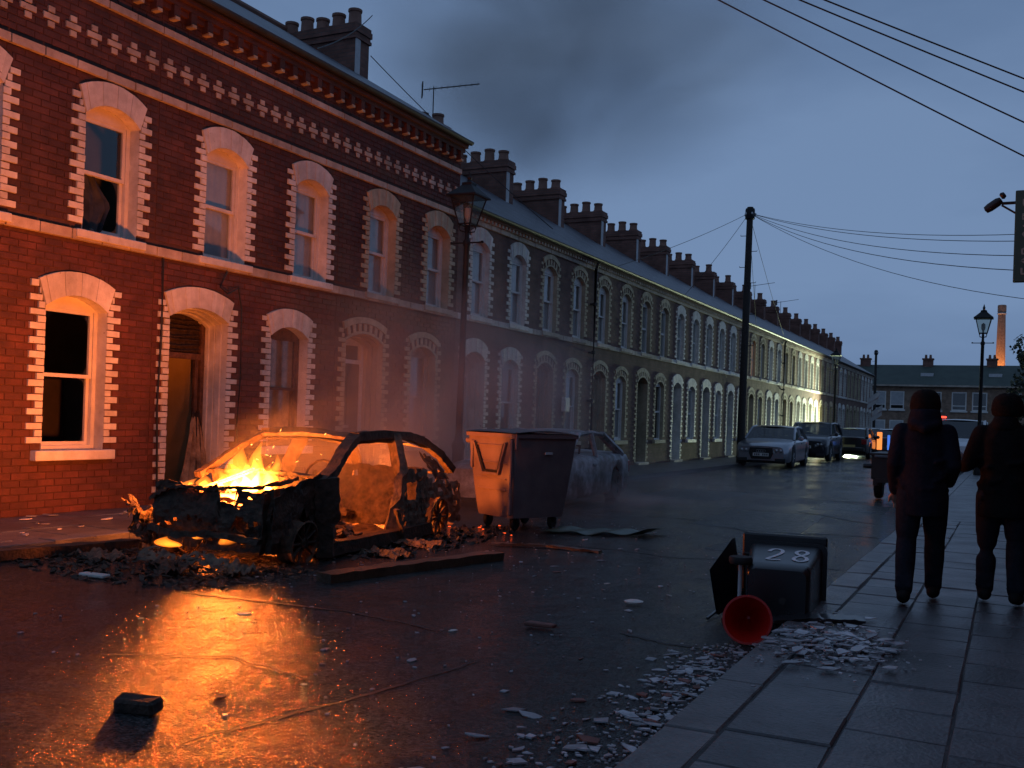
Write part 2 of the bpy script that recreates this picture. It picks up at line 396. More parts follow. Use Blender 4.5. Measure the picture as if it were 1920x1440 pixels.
def wet_road():
    m, n, l, p = new_mat('wet_asphalt')
    geo = n.new('ShaderNodeNewGeometry')
    big = n.new('ShaderNodeTexNoise'); big.inputs['Scale'].default_value = 0.55; big.inputs['Detail'].default_value = 6; big.inputs['Roughness'].default_value = 0.6
    mid = n.new('ShaderNodeTexNoise'); mid.inputs['Scale'].default_value = 5; mid.inputs['Detail'].default_value = 8; mid.inputs['Roughness'].default_value = 0.65
    agg = n.new('ShaderNodeTexVoronoi'); agg.inputs['Scale'].default_value = 85
    for t in (big, mid, agg): l.new(geo.outputs['Position'], t.inputs['Vector'])
    r = n.new('ShaderNodeValToRGB')
    r.color_ramp.elements[0].position = 0.3; r.color_ramp.elements[0].color = (0.016, 0.016, 0.0165, 1)
    r.color_ramp.elements[1].position = 0.72; r.color_ramp.elements[1].color = (0.042, 0.042, 0.041, 1)
    l.new(mid.outputs['Fac'], r.inputs[0])
    spk = n.new('ShaderNodeTexVoronoi'); spk.inputs['Scale'].default_value = 60; l.new(geo.outputs['Position'], spk.inputs['Vector'])
    sr = n.new('ShaderNodeMapRange'); sr.inputs['From Min'].default_value = 0.2; sr.inputs['From Max'].default_value = 0.95; sr.inputs['To Min'].default_value = 0.55; sr.inputs['To Max'].default_value = 1.9
    sc_ = n.new('ShaderNodeSeparateColor'); l.new(spk.outputs['Color'], sc_.inputs[0]); l.new(sc_.outputs[0], sr.inputs['Value'])
    mm = n.new('ShaderNodeMix'); mm.data_type = 'RGBA'; mm.blend_type = 'MULTIPLY'; mm.inputs[0].default_value = 1
    l.new(r.outputs[0], mm.inputs[6]); l.new(sr.outputs[0], mm.inputs[7]); l.new(mm.outputs[2], p.inputs['Base Color'])
    mr = n.new('ShaderNodeMapRange'); mr.inputs['From Min'].default_value = 0.38; mr.inputs['From Max'].default_value = 0.62; mr.inputs['To Min'].default_value = 0.06; mr.inputs['To Max'].default_value = 0.22
    l.new(big.outputs['Fac'], mr.inputs['Value']); l.new(mr.outputs[0], p.inputs['Roughness'])
    p.inputs['Specular IOR Level'].default_value = 0.22
    b1 = n.new('ShaderNodeBump'); b1.inputs['Strength'].default_value = 0.9; b1.inputs['Distance'].default_value = 0.006
    l.new(agg.outputs['Distance'], b1.inputs['Height'])
    b2 = n.new('ShaderNodeBump'); fin = n.new('ShaderNodeTexNoise'); fin.inputs['Scale'].default_value = 34; fin.inputs['Detail'].default_value = 3; l.new(geo.outputs['Position'], fin.inputs['Vector'])
    b3 = n.new('ShaderNodeBump'); b3.inputs['Strength'].default_value = 0.55; b3.inputs['Distance'].default_value = 0.012; l.new(fin.outputs['Fac'], b3.inputs['Height']); l.new(b1.outputs[0], b3.inputs['Normal'])
    b2.inputs['Strength'].default_value = 0.6; b2.inputs['Distance'].default_value = 0.03
    b4 = n.new('ShaderNodeBump'); b4.inputs['Strength'].default_value = 0.7; b4.inputs['Distance'].default_value = 0.09
    und = n.new('ShaderNodeTexNoise'); und.inputs['Scale'].default_value = 1.9; und.inputs['Detail'].default_value = 4; l.new(geo.outputs['Position'], und.inputs['Vector']); l.new(und.outputs['Fac'], b4.inputs['Height'])
    l.new(b4.outputs[0], b1.inputs['Normal'])
    l.new(mid.outputs['Fac'], b2.inputs['Height']); l.new(b3.outputs[0], b2.inputs['Normal'])
    l.new(b2.outputs[0], p.inputs['Normal'])
    return m
M['road'] = wet_road()
M['patch'] = mat('road_patch', (0.012, 0.012, 0.013), (0.026, 0.026, 0.027), rough=0.32, scale=9, bump=0.8, bscale=70, rvar=0.14, spec=0.25)
M['tar'] = mat('tar_seam', (0.006, 0.006, 0.006), (0.012, 0.012, 0.012), rough=0.6, bump=0.4)
# ================================================================== ground, road, pavements
KL, KR = -8.25, -1.35          # road edges
PZ = 0.10                      # pavement height
g = MB(); g.quad((-700, -60, -0.03), (700, -60, -0.03), (700, 1200, -0.03), (-700, 1200, -0.03))
tag(g.build('ground', M['earth'], fix=False), kind='structure')

rd = MB(); rows = []
ys = [-4 + 0.25 * i for i in range(0, 112)] + [24 + 1.5 * i for i in range(1, 55)]
for y in ys:
    row = []
    for k in range(29):
        x = KL + (KR - KL) * k / 28
        u = k / 28
        z = 0.035 * (1 - (2 * u - 1) ** 2) - 0.0
        z += 0.006 * sin(x * 1.9 + y * 0.7) + 0.005 * sin(x * 3.1 - y * 1.3 + 1) - 0.012 * math.exp(-((x + 3.1) / 0.35) ** 2) - 0.01 * math.exp(-((x + 5.6) / 0.4) ** 2)
        row.append((x, y, z))
    rows.append(row)
rd.grid(rows)
road = tag(rd.build('road', M['road'], smooth=True, fix=False), kind='structure')

def road_z(x, y):
    u = (x - KL) / (KR - KL)
    return 0.035 * (1 - (2 * u - 1) ** 2) + 0.006 * sin(x * 1.9 + y * 0.7) + 0.005 * sin(x * 3.1 - y * 1.3 + 1) - 0.012 * math.exp(-((x + 3.1) / 0.35) ** 2) - 0.01 * math.exp(-((x + 5.6) / 0.4) ** 2)

def gz(x, y):
    return PZ + 0.012 if (x > KR or x < KL) else road_z(x, y)

def seam(pts, w):
    mb = MB(); rr = random.Random(len(pts) * 31 + int(pts[0][0] * 100))
    P = []
    for (a, b) in zip(pts[:-1], pts[1:]):
        for k in range(10):
            t = k / 10
            P.append((a[0] + (b[0] - a[0]) * t + rr.uniform(-.012, .012), a[1] + (b[1] - a[1]) * t + rr.uniform(-.015, .015)))
    P.append(pts[-1])
    L = []
    for i, (x, y) in enumerate(P):
        x2, y2 = P[min(i + 1, len(P) - 1)]; x1, y1 = P[max(i - 1, 0)]
        d = Vector((x2 - x1, y2 - y1)).normalized(); nn = Vector((-d.y, d.x)) * w * rr.uniform(.5, 1.2) * (0.3 if i in (0, len(P) - 1) else 1)
        L.append([(x + nn.x, y + nn.y, road_z(x, y) + .005), (x - nn.x, y - nn.y, road_z(x, y) + .005)])
    mb.grid(L)
    mb.build('tar_seam', M['tar'], road, fix=False)
seam([(-5.6, 5.72), (-4.8, 5.75), (-4.19, 5.83), (-3.33, 5.70)], 0.018)
seam([(-2.33, 6.42), (-1.95, 6.27), (-1.60, 6.28)], 0.02)
seam([(-2.56, 8.97), (-1.95, 9.08), (-1.5, 9.2)], 0.015)
seam([(-3.23, 17.3), (-2.4, 16.4), (-1.79, 15.95)], 0.03)
seam([(-2.6, 13.6), (-2.09, 13.92), (-1.51, 14.07)], 0.03)
seam([(-4.4, 10.4), (-3.2, 10.2), (-2.2, 10.7), (-1.5, 10.6)], 0.02)
seam([(-4.9, 14.4), (-3.6, 14.0), (-2.3, 12.6)], 0.025)
seam([(-5.2, 21.0), (-3.4, 20.2), (-1.6, 20.6)], 0.03)
seam([(-3.1, 3.2), (-2.9, 4.2), (-2.75, 5.2)], 0.012)
seam([(-4.5, 4.0), (-3.9, 4.35), (-3.3, 4.3)], 0.012)

def patch(cx, cy, w, l, rz, seed):
    rr = random.Random(seed); n = 12; rows = []
    for i in range(n + 1):
        v = i / n
        row = []
        for j in range(9):
            u = j / 8
            x, y = (u - .5) * w + rr.uniform(-.02, .02), (v - .5) * l + rr.uniform(-.02, .02)
            X, Y = cx + x * cos(rz) - y * sin(rz), cy + x * sin(rz) + y * cos(rz)
            row.append((X, Y, road_z(X, Y) + (.012 if 0 < i < n and 0 < j < 8 else .001)))
        rows.append(row)
    mb = MB(); mb.grid(rows); mb.build('road_patch', M['patch'], road, smooth=True, fix=False)
patch(-3.3, 15.2, 1.5, 3.0, .05, 1); patch(-2.6, 11.9, .9, 1.5, -.06, 2); patch(-5.6, 19.5, 1.6, 2.6, 0, 4); patch(-2.5, 18.8, 1.2, 1.8, .03, 5)

def cycle_mesh(kind, m, n, dims, jit=0.004):
    """a few unit slabs with worn edges that the paving pieces share"""
    out = []
    for i in range(n):
        mb = MB(); mb.box(-.5, .5, -.5, .5, -1, 0)
        out.append(mb.mesh(kind, m, bevel=0.0))
    return out

def slab_mesh(name, dx, dy, dz, m, seed):
    rr = random.Random(seed); mb = MB()
    b = 0.008
    rim = [(-dx / 2, -dy / 2), (dx / 2, -dy / 2), (dx / 2, dy / 2), (-dx / 2, dy / 2)]
    top = [(x - math.copysign(b, x), y - math.copysign(b, y), rr.uniform(-.003, .003)) for x, y in rim]
    v = [(x, y, -dz) for x, y in rim] + [(x, y, -b) for x, y in rim] + top
    f = [(8, 9, 10, 11)] + [(i, (i + 1) % 4, 4 + (i + 1) % 4, 4 + i) for i in range(4)] + [(4 + i, 4 + (i + 1) % 4, 8 + (i + 1) % 4, 8 + i) for i in range(4)]
    mb.add(v, f)
    return mb.mesh(name, m, fix=False)

def pavement(name, x_in, x_out, y0, y1, cols, fl, ydetail):
    """x_in: road edge; x_out: back edge; cols: flag column edges measured from the back of the kerb"""
    sgn = 1 if x_out > x_in else -1
    kw = 0.24
    base = MB()
    a, b = sorted((x_in + sgn * 0.01, x_out))
    base.box(a, b, y0, y1, -0.05, PZ - 0.008)
    root = tag(base.build(name, M['bedding'], fix=False), kind='structure')
    far = MB()
    far.box(*sorted((x_in + sgn * (kw + .01), x_out)), ydetail[1], y1, PZ - .02, PZ)
    far.box(*sorted((x_in, x_in + sgn * kw)), ydetail[1], y1, -.04, PZ + .004)
    far.build('paving_surface', M['concrete'], root, fix=False)
    ks = [slab_mesh('kerb_stone', kw, 0.905, 0.16, M['kerbstone'], i) for i in range(4)]
    y = ydetail[0]; k = 0
    while y < ydetail[1]:
        obj('kerb_stone', ks[k % 4], root, (x_in + sgn * kw / 2, y + .455, PZ + random.uniform(-.004, .008)), (random.uniform(-.006, .006), random.uniform(-.012, .012), random.uniform(-.006, .006)))
        y += 0.915; k += 1
    for ci in range(len(cols) - 1):
        w = cols[ci + 1] - cols[ci]
        ms = [slab_mesh('paving_flag', w - .006, fl - .006, 0.05, M['concrete'], 50 + ci * 5 + i) for i in range(4)]
        y = ydetail[0] + (0.31 * ci) % fl
        while y < ydetail[1] - fl * .5:
            obj('paving_flag', ms[k % 4], root, (x_in + sgn * (kw + .012 + (cols[ci] + cols[ci + 1]) / 2), y + fl / 2, PZ + random.uniform(-.004, .007)),
                (random.uniform(-.007, .007), random.uniform(-.008, .008), random.uniform(-.008, .008)))
            y += fl; k += 1
    return root
pavement('right_pavement', KR, 1.25, -4, 100, [0, 0.46, 0.90, 1.36, 1.80, 2.25], 0.47, (1.6, 16.5))
pavement('left_pavement', KL, -10.35, -4, 92, [0, 0.6, 1.2, 1.80], 0.62, (4.0, 22.0))
cs = MB(); cs.box(-60, 60, 91.9, 99.9, -.02, 0.012)
tag(cs.build('cross_street', M['road'], fix=False), kind='structure')
# ================================================================== terraced houses
FX = -10.25                    # facade plane, faces +x
CO = 0.084                     # brick course height
STR0, STR1 = 3.42, 3.55        # string course under the upper sills
BND0, BND1 = 5.48, 5.585       # band over the upper windows
UB0, UB1 = 6.37, 6.465         # upper band of the tall houses

def frustum_brick():
    mb = MB(); b = .06
    mb.add([(0, -.5, -.5), (0, .5, -.5), (0, .5, .5), (0, -.5, .5), (1, -.485, -.46), (1, .485, -.46), (1, .485, .46), (1, -.485, .46)],
           [(4, 5, 6, 7), (0, 1, 5, 4), (1, 2, 6, 5), (2, 3, 7, 6), (3, 0, 4, 7)])
    return mb
BRICK = {}
def unit_brick(mk):
    if mk not in BRICK: BRICK[mk] = frustum_brick().mesh('brick_piece_' + mk, M[mk], fix=False)
    return BRICK[mk]

def piece(name, mk, parent, y0, y1, z0, z1, depth, x=0.0, rot=0.0):
    return obj(name, unit_brick(mk), parent, (x, (y0 + y1) / 2, (z0 + z1) / 2), (rot, 0, 0), (depth, y1 - y0, z1 - z0))

def add_piece(mb, y0, y1, z0, z1, depth, x=0.0):
    b = .004
    mb.add([(x, y0, z0), (x, y1, z0), (x, y1, z1), (x, y0, z1), (x + depth, y0 + b, z0 + b), (x + depth, y1 - b, z0 + b), (x + depth, y1 - b, z1 - b), (x + depth, y0 + b, z1 - b)],
           [(4, 5, 6, 7), (0, 1, 5, 4), (1, 2, 6, 5), (2, 3, 7, 6), (3, 0, 4, 7)])

class Op:
    """an arched opening: centre c, half width hw, bottom zb, spring zs, crown zc, reveal depth"""
    def __init__(s, kind, c, hw, zb, zs, zc, dep):
        s.kind, s.c, s.hw, s.zb, s.zs, s.zc, s.dep = kind, c, hw, zb, zs, zc, dep
        r = zc - zs
        s.R = (hw * hw + r * r) / (2 * r); s.cz = zc - s.R
        s.a = math.asin(min(1, hw / s.R))
        s.T = 0.29; s.we = hw + .105; s.zk = zs + .31; s.zx = zc + s.T
        re = max(.05, s.zx - s.zk); s.RE = (s.we ** 2 + re ** 2) / (2 * re); s.cze = s.zx - s.RE
    def top(s, y):
        return s.cz + sqrt(max(0, s.R ** 2 - (y - s.c) ** 2))
    def arc(s, n=8):
        return [(s.c + s.R * sin(-s.a + 2 * s.a * i / n), s.cz + s.R * cos(-s.a + 2 * s.a * i / n)) for i in range(n + 1)]
    def half(s, z, course):
        """half width of opening plus painted surround at height z"""
        if z < s.zb - .12: return 0
        if z < s.zk - .02: return s.hw + (0.205 if course % 2 == 0 else 0.10)
        e = s.RE ** 2 - (z - s.cze) ** 2
        return min(sqrt(e), s.we + .01) if e > 0 and z < s.zx else 0
    def at(s, u, v):
        """point of the arch: u -1..1 across, v 0 at the soffit .. 1 at the back"""
        yi = s.R * sin(u * s.a); zi = s.cz + s.R * cos(u * s.a)
        ye = s.we * u; ze = s.cze + sqrt(max(0, s.RE ** 2 - ye ** 2))
        return (yi + (ye - yi) * v, zi + (ze - zi) * v)

def wall_faces(mb, x, y0, y1, z0, z1, ops):
    ops = sorted(ops, key=lambda o: o.c); y = y0
    for o in ops:
        a, b = o.c - o.hw, o.c + o.hw
        mb.quad((x, y, z0), (x, a, z0), (x, a, z1), (x, y, z1))
        if o.zb > z0 + .001: mb.quad((x, a, z0), (x, b, z0), (x, b, o.zb), (x, a, o.zb))
        A = o.arc()
        for (p, q) in zip(A[:-1], A[1:]):
            mb.quad((x, p[0], p[1]), (x, q[0], q[1]), (x, q[0], z1), (x, p[0], z1))
        y = b
    mb.quad((x, y, z0), (x, y1, z0), (x, y1, z1), (x, y, z1))

def reveal(o, mk, parent, x1=0.004, detail=True):
    mb = MB(); A = [(o.c - o.hw, o.zb)] + o.arc(10) + [(o.c + o.hw, o.zb)]
    mb.grid([[(x1, y, z) for y, z in A], [(-o.dep, y, z) for y, z in A]])
    if o.kind == 'door' and detail:      # stepped mouldings inside the door reveal
        for (dx, ins) in ((-.10, .02), (-.20, .045), (-.29, .07)):
            B = [(o.c - o.hw + ins, o.zb)] + [(o.c + (y - o.c) * (1 - ins / o.hw), z - ins) for y, z in o.arc(10)] + [(o.c + o.hw - ins, o.zb)]
            mb.grid([[(dx, y, z) for y, z in A], [(dx, y, z) for y, z in B], [(dx - .09, y, z) for y, z in B]])
    return mb.build('reveal', M[mk], parent, fix=False)

def surround_pieces(o, scheme, put_q, put_v, band=None):
    """quoin bricks and arch bricks of one opening; put_* take the geometry"""
    j0 = int(math.ceil((o.zb - PZ + .0001) / CO)); j = j0
    while True:
        z0 = PZ + j * CO; z1 = z0 + CO - .008
        if z1 > o.zk + .03: break
        w = 0.205 if j % 2 == 0 else 0.10
        for s in (-1, 1):
            inner = o.hw
            if z1 > o.zs: inner = o.hw + .11 * min(1, (z1 - o.zs) / .31) + 0.004
            if inner < o.hw + w - .02:
                a, b = o.c + s * inner, o.c + s * (o.hw + w)
                put_q(min(a, b), max(a, b), z0 + .004, z1 + .004)
        j += 1
    n = max(9, int(round(2 * o.a * (o.R + .05) / 0.085)) | 1)
    for i in range(n):
        t0 = -o.a + 2 * o.a * i / n; t1 = -o.a + 2 * o.a * (i + 1) / n
        put_v(-1 + 2 * i / n, -1 + 2 * (i + 1) / n, i)

def sash_window(o, parent, style, lit=None, broken=False, mk='sash'):
    """box-sash window set back in the reveal; parts: frame mesh > pane, curtain, sill_board"""
    x = -o.dep
    zt = o.zs + .05; mid = (o.zb + zt) / 2 + 0.02
    fr = MB()
    ow = o.hw
    A = o.arc(8)
    for (p, q) in zip(A[:-1], A[1:]):            # arched head
        fr.add([(x, p[0], zt - .05), (x, q[0], zt - .05), (x, q[0], q[1]), (x, p[0], p[1]), (x - .06, p[0], zt - .05), (x - .06, q[0], zt - .05), (x - .06, q[0], q[1]), (x - .06, p[0], p[1])],
               [(0, 1, 2, 3), (7, 6, 5, 4), (0, 4, 5, 1)])
    for s in (-1, 1):
        a, b = sorted((o.c + s * ow, o.c + s * (ow - .055)))
        fr.box(x - .09, x, a, b, o.zb, zt - .05)
    fr.box(x - .09, x + .01, o.c - ow + .055, o.c + ow - .055, o.zb, o.zb + .05)
    root = fr.build('window', M[mk], parent, fix=False)
    iw = ow - .06
    def sash(z0, z1, xo, nm):
        m = MB(); t = .045
        m.box(xo - .035, xo, o.c - iw, o.c - iw + t, z0, z1); m.box(xo - .035, xo, o.c + iw - t, o.c + iw, z0, z1)
        m.box(xo - .035, xo, o.c - iw + t, o.c + iw - t, z1 - t, z1); m.box(xo - .035, xo, o.c - iw + t, o.c + iw - t, z0, z0 + t)
        m.build(nm, M[mk], root, fix=False)
        return (o.c - iw + t, o.c + iw - t, z0 + t, z1 - t)
    if style != 'far':
        up = sash(mid - .02, zt - .05, x - .012, 'sash')
        lo = sash(o.zb + .05, mid + .025, x - .048, 'sash')
        rects = [(up, x - .03), (lo, x - .066)]
    else:
        m = MB(); m.box(x - .04, x - .005, o.c - iw, o.c + iw, mid - .03, mid + .03)
        m.build('meeting_rail', M[mk], root, fix=False)
        rects = [((o.c - iw, o.c + iw, mid + .03, zt - .05), x - .03), ((o.c - iw, o.c + iw, o.zb + .05, mid - .03), x - .03)]
    for k, (r, xp) in enumerate(rects):
        if broken == 'all' or (broken == 'lower' and k == 1):
            rr = random.Random(int(o.c * 100) + k)
            m = MB()       # shards left in the corners of the sash
            y0, y1, z0, z1 = r
            for (cy, cz, sy, sz) in ((y0, z0, 1, 1), (y1, z0, -1, 1), (y0, z1, 1, -1), (y1, z1, -1, -1)):
                a, b = rr.uniform(.05, .2), rr.uniform(.06, .3)
                m.add([(xp, cy, cz), (xp, cy + sy * a, cz), (xp, cy + sy * a * .35, cz + sz * b * .4), (xp, cy, cz + sz * b)], [(0, 1, 2, 3)])
            m.build('broken_pane', M['glass'], root, fix=False)
            continue
        m = MB(); m.quad((xp, r[0], r[2]), (xp, r[1], r[2]), (xp, r[1], r[3]), (xp, r[0], r[3]))
        m.build('pane', M['glass'], root, fix=False)
    if lit is not None:
        m = MB(); n = 24; xc = x - .10
        top = []; bot = []
        for i in range(n + 1):
            yy = o.c - ow + .02 + (2 * ow - .04) * i / n
            top.append((xc + .004 * sin(i * 1.7), yy, zt)); bot.append((xc + .006 * sin(i * 1.7 + .3), yy, o.zb + .03))
        m.grid([bot, top])
        m.build('curtain', lit, root, smooth=True, fix=False)
    return root

def front_door(o, parent, mk, detail=True):
    x = -o.dep
    fr = MB(); iw = o.hw - .08 if detail else o.hw - .02
    ztr = o.zs - .36
    for s in (-1, 1):
        a, b = sorted((o.c + s * iw, o.c + s * (iw - .07))); fr.box(x - .09, x - .01, a, b, o.zb, o.zs)
    fr.box(x - .09, x - .01, o.c - iw + .07, o.c + iw - .07, ztr, ztr + .07)
    A = o.arc(8)
    for (p, q) in zip(A[:-1], A[1:]):
        fr.quad((x - .012, p[0], o.zs - .04), (x - .012, q[0], o.zs - .04), (x - .012, q[0], q[1]), (x - .012, p[0], p[1]))
    root = fr.build('door', M['sash'] if mk != 'door_dark' else M[mk], parent, fix=False)
    lf = MB(); w = iw - .07
    lf.box(x - .085, x - .045, o.c - w, o.c + w, o.zb + .02, ztr)
    leaf = lf.build('door_leaf', M[mk], root, fix=False)
    if detail:
        for (a, b, c, d) in ((-.85, -.1, .08, .38), (.1, .85, .08, .38), (-.85, -.1, .46, .92), (.1, .85, .46, .92)):
            h = ztr - o.zb
            m = MB(); m.box(x - .045, x - .034, o.c + a * w, o.c + b * w, o.zb + c * h, o.zb + d * h)
            m.build('door_panel', M[mk], root, bevel=.004)
        m = MB(); m.box(x - .045, x - .03, o.c - .12, o.c + .12, o.zb + .98, o.zb + 1.03); m.build('letter_box', M['alloy'], root, fix=False)
        m = MB(); m.lathe([(.012, 0), (.012, .04), (.03, .045), (.03, .07), (0, .08)], (x - .045, o.c - w + .08, o.zb + 1.0), 8, 'x'); m.build('door_knob', M['alloy'], root, smooth=True)
    m = MB(); m.quad((x - .06, o.c - w, ztr + .07), (x - .06, o.c + w, ztr + .07), (x - .06, o.c + w, o.zs - .04), (x - .06, o.c - w, o.zs - .04)); m.build('fanlight', M['glass'], root, fix=False)
    m = MB(); m.box(-.34, .14, o.c - o.hw - .02, o.c + o.hw + .02, PZ - .02, o.zb); m.build('door_step', M['stone'], root, bevel=.01)
    return root

def chimney(parent, d0, d1, zbase, ztop, y, npots, th=.46, detail=True):
    """stack astride a party wall: runs away from the street from d0 to d1 behind the facade"""
    m = MB()
    a, b = -d1, -d0
    h = th / 2
    m.box(a, b, y - h, y + h, zbase - 1.4, ztop - .34)
    m.box(a - .04, b + .04, y - h - .04, y + h + .04, ztop - .34, ztop - .27)
    m.box(a - .02, b + .02, y - h - .02, y + h + .02, ztop - .27, ztop - .2)
    m.box(a - .05, b + .05, y - h - .05, y + h + .05, ztop - .2, ztop - .08)
    m.box(a - .03, b + .03, y - h - .03, y + h + .03, ztop - .08, ztop)
    root = m.build('chimney', M['brick_stack'], parent, fix=False)
    if detail:
        f = MB(); f.box(b, b + .02, y - h - .005, y - h + .16, zbase - .35, ztop - .34); f.build('flashing', M['lead'], root, fix=False)
    for k in range(npots):
        x = a + (b - a) * (k + .5) / npots
        hh = .36 + .05 * ((k * 7 + int(y)) % 3)
        p = MB(); hh *= .82; p.lathe([(.17, 0), (.172, .05), (.145, .08), (.135, hh - .07), (.155, hh - .05), (.155, hh), (.115, hh), (.11, hh - .2)], (x, y, ztop), 12 if detail else 8)
        p.build('chimney_pot', M['pot'], root, smooth=True)
    return root

def dist_cam(y, z):
    return sqrt(FX ** 2 + y ** 2 + (z - 1.45) ** 2)

ARCHV = {}
def voussoir_mesh(o, u0, u1, v0, v1, mk, depth):
    """one arch brick, shared by all openings of the same shape"""
    key = (round(o.hw, 3), round(o.zc - o.zs, 3), round(u0, 4), round(v0, 3), round(v1, 3), mk, depth)
    if key not in ARCHV:
        mb = MB(); g = .010; h = .0015
        q = [o.at(u0, v0), o.at(u1, v0), o.at(u1, v1), o.at(u0, v1)]
        du = (u1 - u0) * .015
        qi = [o.at(u0 + du, v0), o.at(u1 - du, v0), o.at(u1 - du, v1 - g), o.at(u0 + du, v1 - g)]
        mb.add([(0, y, z - o.zs) for y, z in q] + [(depth, y, z - o.zs) for y, z in qi], [(4, 5, 6, 7), (0, 1, 5, 4), (1, 2, 6, 5), (2, 3, 7, 6), (3, 0, 4, 7)])
        ARCHV[key] = mb.mesh('arch_piece', M[mk], fix=False)
    return ARCHV[key]

def house(idx, y0, w, tall, scheme, detail, label, door='door_dark', pots=4, chim=True, opts=None):
    """detail 3: single bricks; 2: single surround bricks and dentils; 1: far, joined surrounds"""
    opts = opts or {}
    hs = empty('terraced_house', (FX, y0, 0))
    tag(hs, label, 'house', 'brick terraced houses along the far pavement')
    paint = {'white': 'white', 'cream': 'cream', 'teeth': 'cream'}[scheme]
    if tall:
        dc, wc, u1, u2 = .86, 2.83, 1.31, 3.28
        ztop = 6.95
    else:
        dc, wc, u1, u2 = .85, 2.56, 1.0, 2.84
        ztop = 5.70
    ops_lo = [Op('door', dc, .56 if tall else .47, PZ + .07, 2.66 if tall else 2.62, 2.82 if tall else 2.80, .34),
              Op('window', wc, .45 if tall else .42, .86, 2.58, 2.74, .16 if tall else .09)]
    ops_up = [Op('window', u1, .42 if tall else .38, 3.55, 5.0, 5.17, .16 if tall else .09), Op('window', u2, .42 if tall else .38, 3.55, 5.0, 5.17, .16 if tall else .09)]
    ops = ops_lo + ops_up
    # ---- wall
    bricked = detail == 3
    xw = -.010 if bricked else 0.0
    wm = MB()
    wall_faces(wm, xw, 0, w, 0, STR0 + .05, ops_lo)
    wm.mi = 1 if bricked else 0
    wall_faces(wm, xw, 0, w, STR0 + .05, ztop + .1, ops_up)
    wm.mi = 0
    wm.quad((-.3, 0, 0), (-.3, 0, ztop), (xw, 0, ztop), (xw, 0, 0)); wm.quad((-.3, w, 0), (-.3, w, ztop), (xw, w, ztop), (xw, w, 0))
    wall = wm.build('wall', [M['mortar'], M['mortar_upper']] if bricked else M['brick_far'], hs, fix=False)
    # ---- rooms behind the windows
    rm = MB(); D = -3.2
    for (za, zb_) in ((0.0, STR0 - .15), (STR0 - .1, ztop)):
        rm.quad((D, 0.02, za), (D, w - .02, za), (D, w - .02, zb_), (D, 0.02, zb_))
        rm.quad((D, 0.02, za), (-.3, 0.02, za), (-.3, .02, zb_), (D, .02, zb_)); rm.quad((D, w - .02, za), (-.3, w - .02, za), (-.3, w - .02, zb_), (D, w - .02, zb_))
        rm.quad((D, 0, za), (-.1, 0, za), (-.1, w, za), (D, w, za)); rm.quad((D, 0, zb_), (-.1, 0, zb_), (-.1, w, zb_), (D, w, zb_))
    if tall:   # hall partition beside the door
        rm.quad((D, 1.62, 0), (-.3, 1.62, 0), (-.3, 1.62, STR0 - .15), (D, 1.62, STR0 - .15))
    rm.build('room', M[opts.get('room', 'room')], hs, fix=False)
    if opts.get('cabinet'):
        q = MB(); q.box(-1.6, -1.1, 2.1, 3.6, .1, 1.75); q.build('dark_cabinet', M['door_dark'], hs, bevel=.02)
    # ---- bricks
    if bricked:
        cand = []
        def zone(z0, z1):
            return (z1 > STR0 - .01 and z0 < STR1 + .01) or (z1 > BND0 - .01 and z0 < BND1 + .01) or (tall and z1 > UB0 - .01 and z0 < UB1 + .01)
        j = 0
        while True:
            za = PZ + j * CO + .004; zb_ = za + CO - .010
            if zb_ > ztop: break
            if not zone(za, zb_):
                cuts = []
                for o in (ops_lo if zb_ < STR0 + .02 else ops_up):
                    h = o.half((za + zb_) / 2 if za < o.zs + .2 else za, j)
                    if o.kind == 'window' and o.zb - .13 < zb_ and za < o.zb: h = max(h, o.hw + .15)
                    if h > 0: cuts.append((o.c - h - .006, o.c + h + .006))
                y = -.1175 * (j % 2)
                header = (j % 6 == 5)
                L = .235
                while y < w:
                    a, b = max(0.0, y) + .004, min(w, y + L) - .004
                    y += L
                    segs = [(a, b)]
                    for (c0, c1) in cuts:
                        ns = []
                        for (p, q) in segs:
                            if q <= c0 or p >= c1: ns.append((p, q)); continue
                            if p < c0: ns.append((p, c0))
                            if q > c1: ns.append((c1, q))
                        segs = ns
                    for (p, q) in segs:
                        if q - p > .03: cand.append((p, q, za, zb_, random.uniform(.008, .0125)))
            j += 1
        def key(c):
            yy = y0 + (c[0] + c[1]) / 2
            vis = yy > 7.62
            return (0 if vis else 1, dist_cam(yy, c[2]) - (c[1] - c[0]) * 1.0)
        cand.sort(key=key)
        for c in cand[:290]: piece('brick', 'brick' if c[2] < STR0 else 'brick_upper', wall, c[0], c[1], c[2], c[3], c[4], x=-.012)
        jb = MB()
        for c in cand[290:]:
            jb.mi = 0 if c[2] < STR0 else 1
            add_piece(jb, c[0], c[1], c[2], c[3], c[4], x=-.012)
        tag(jb.build('brickwork', [M['brick'], M['brick_upper']], wall, fix=False), kind='stuff')
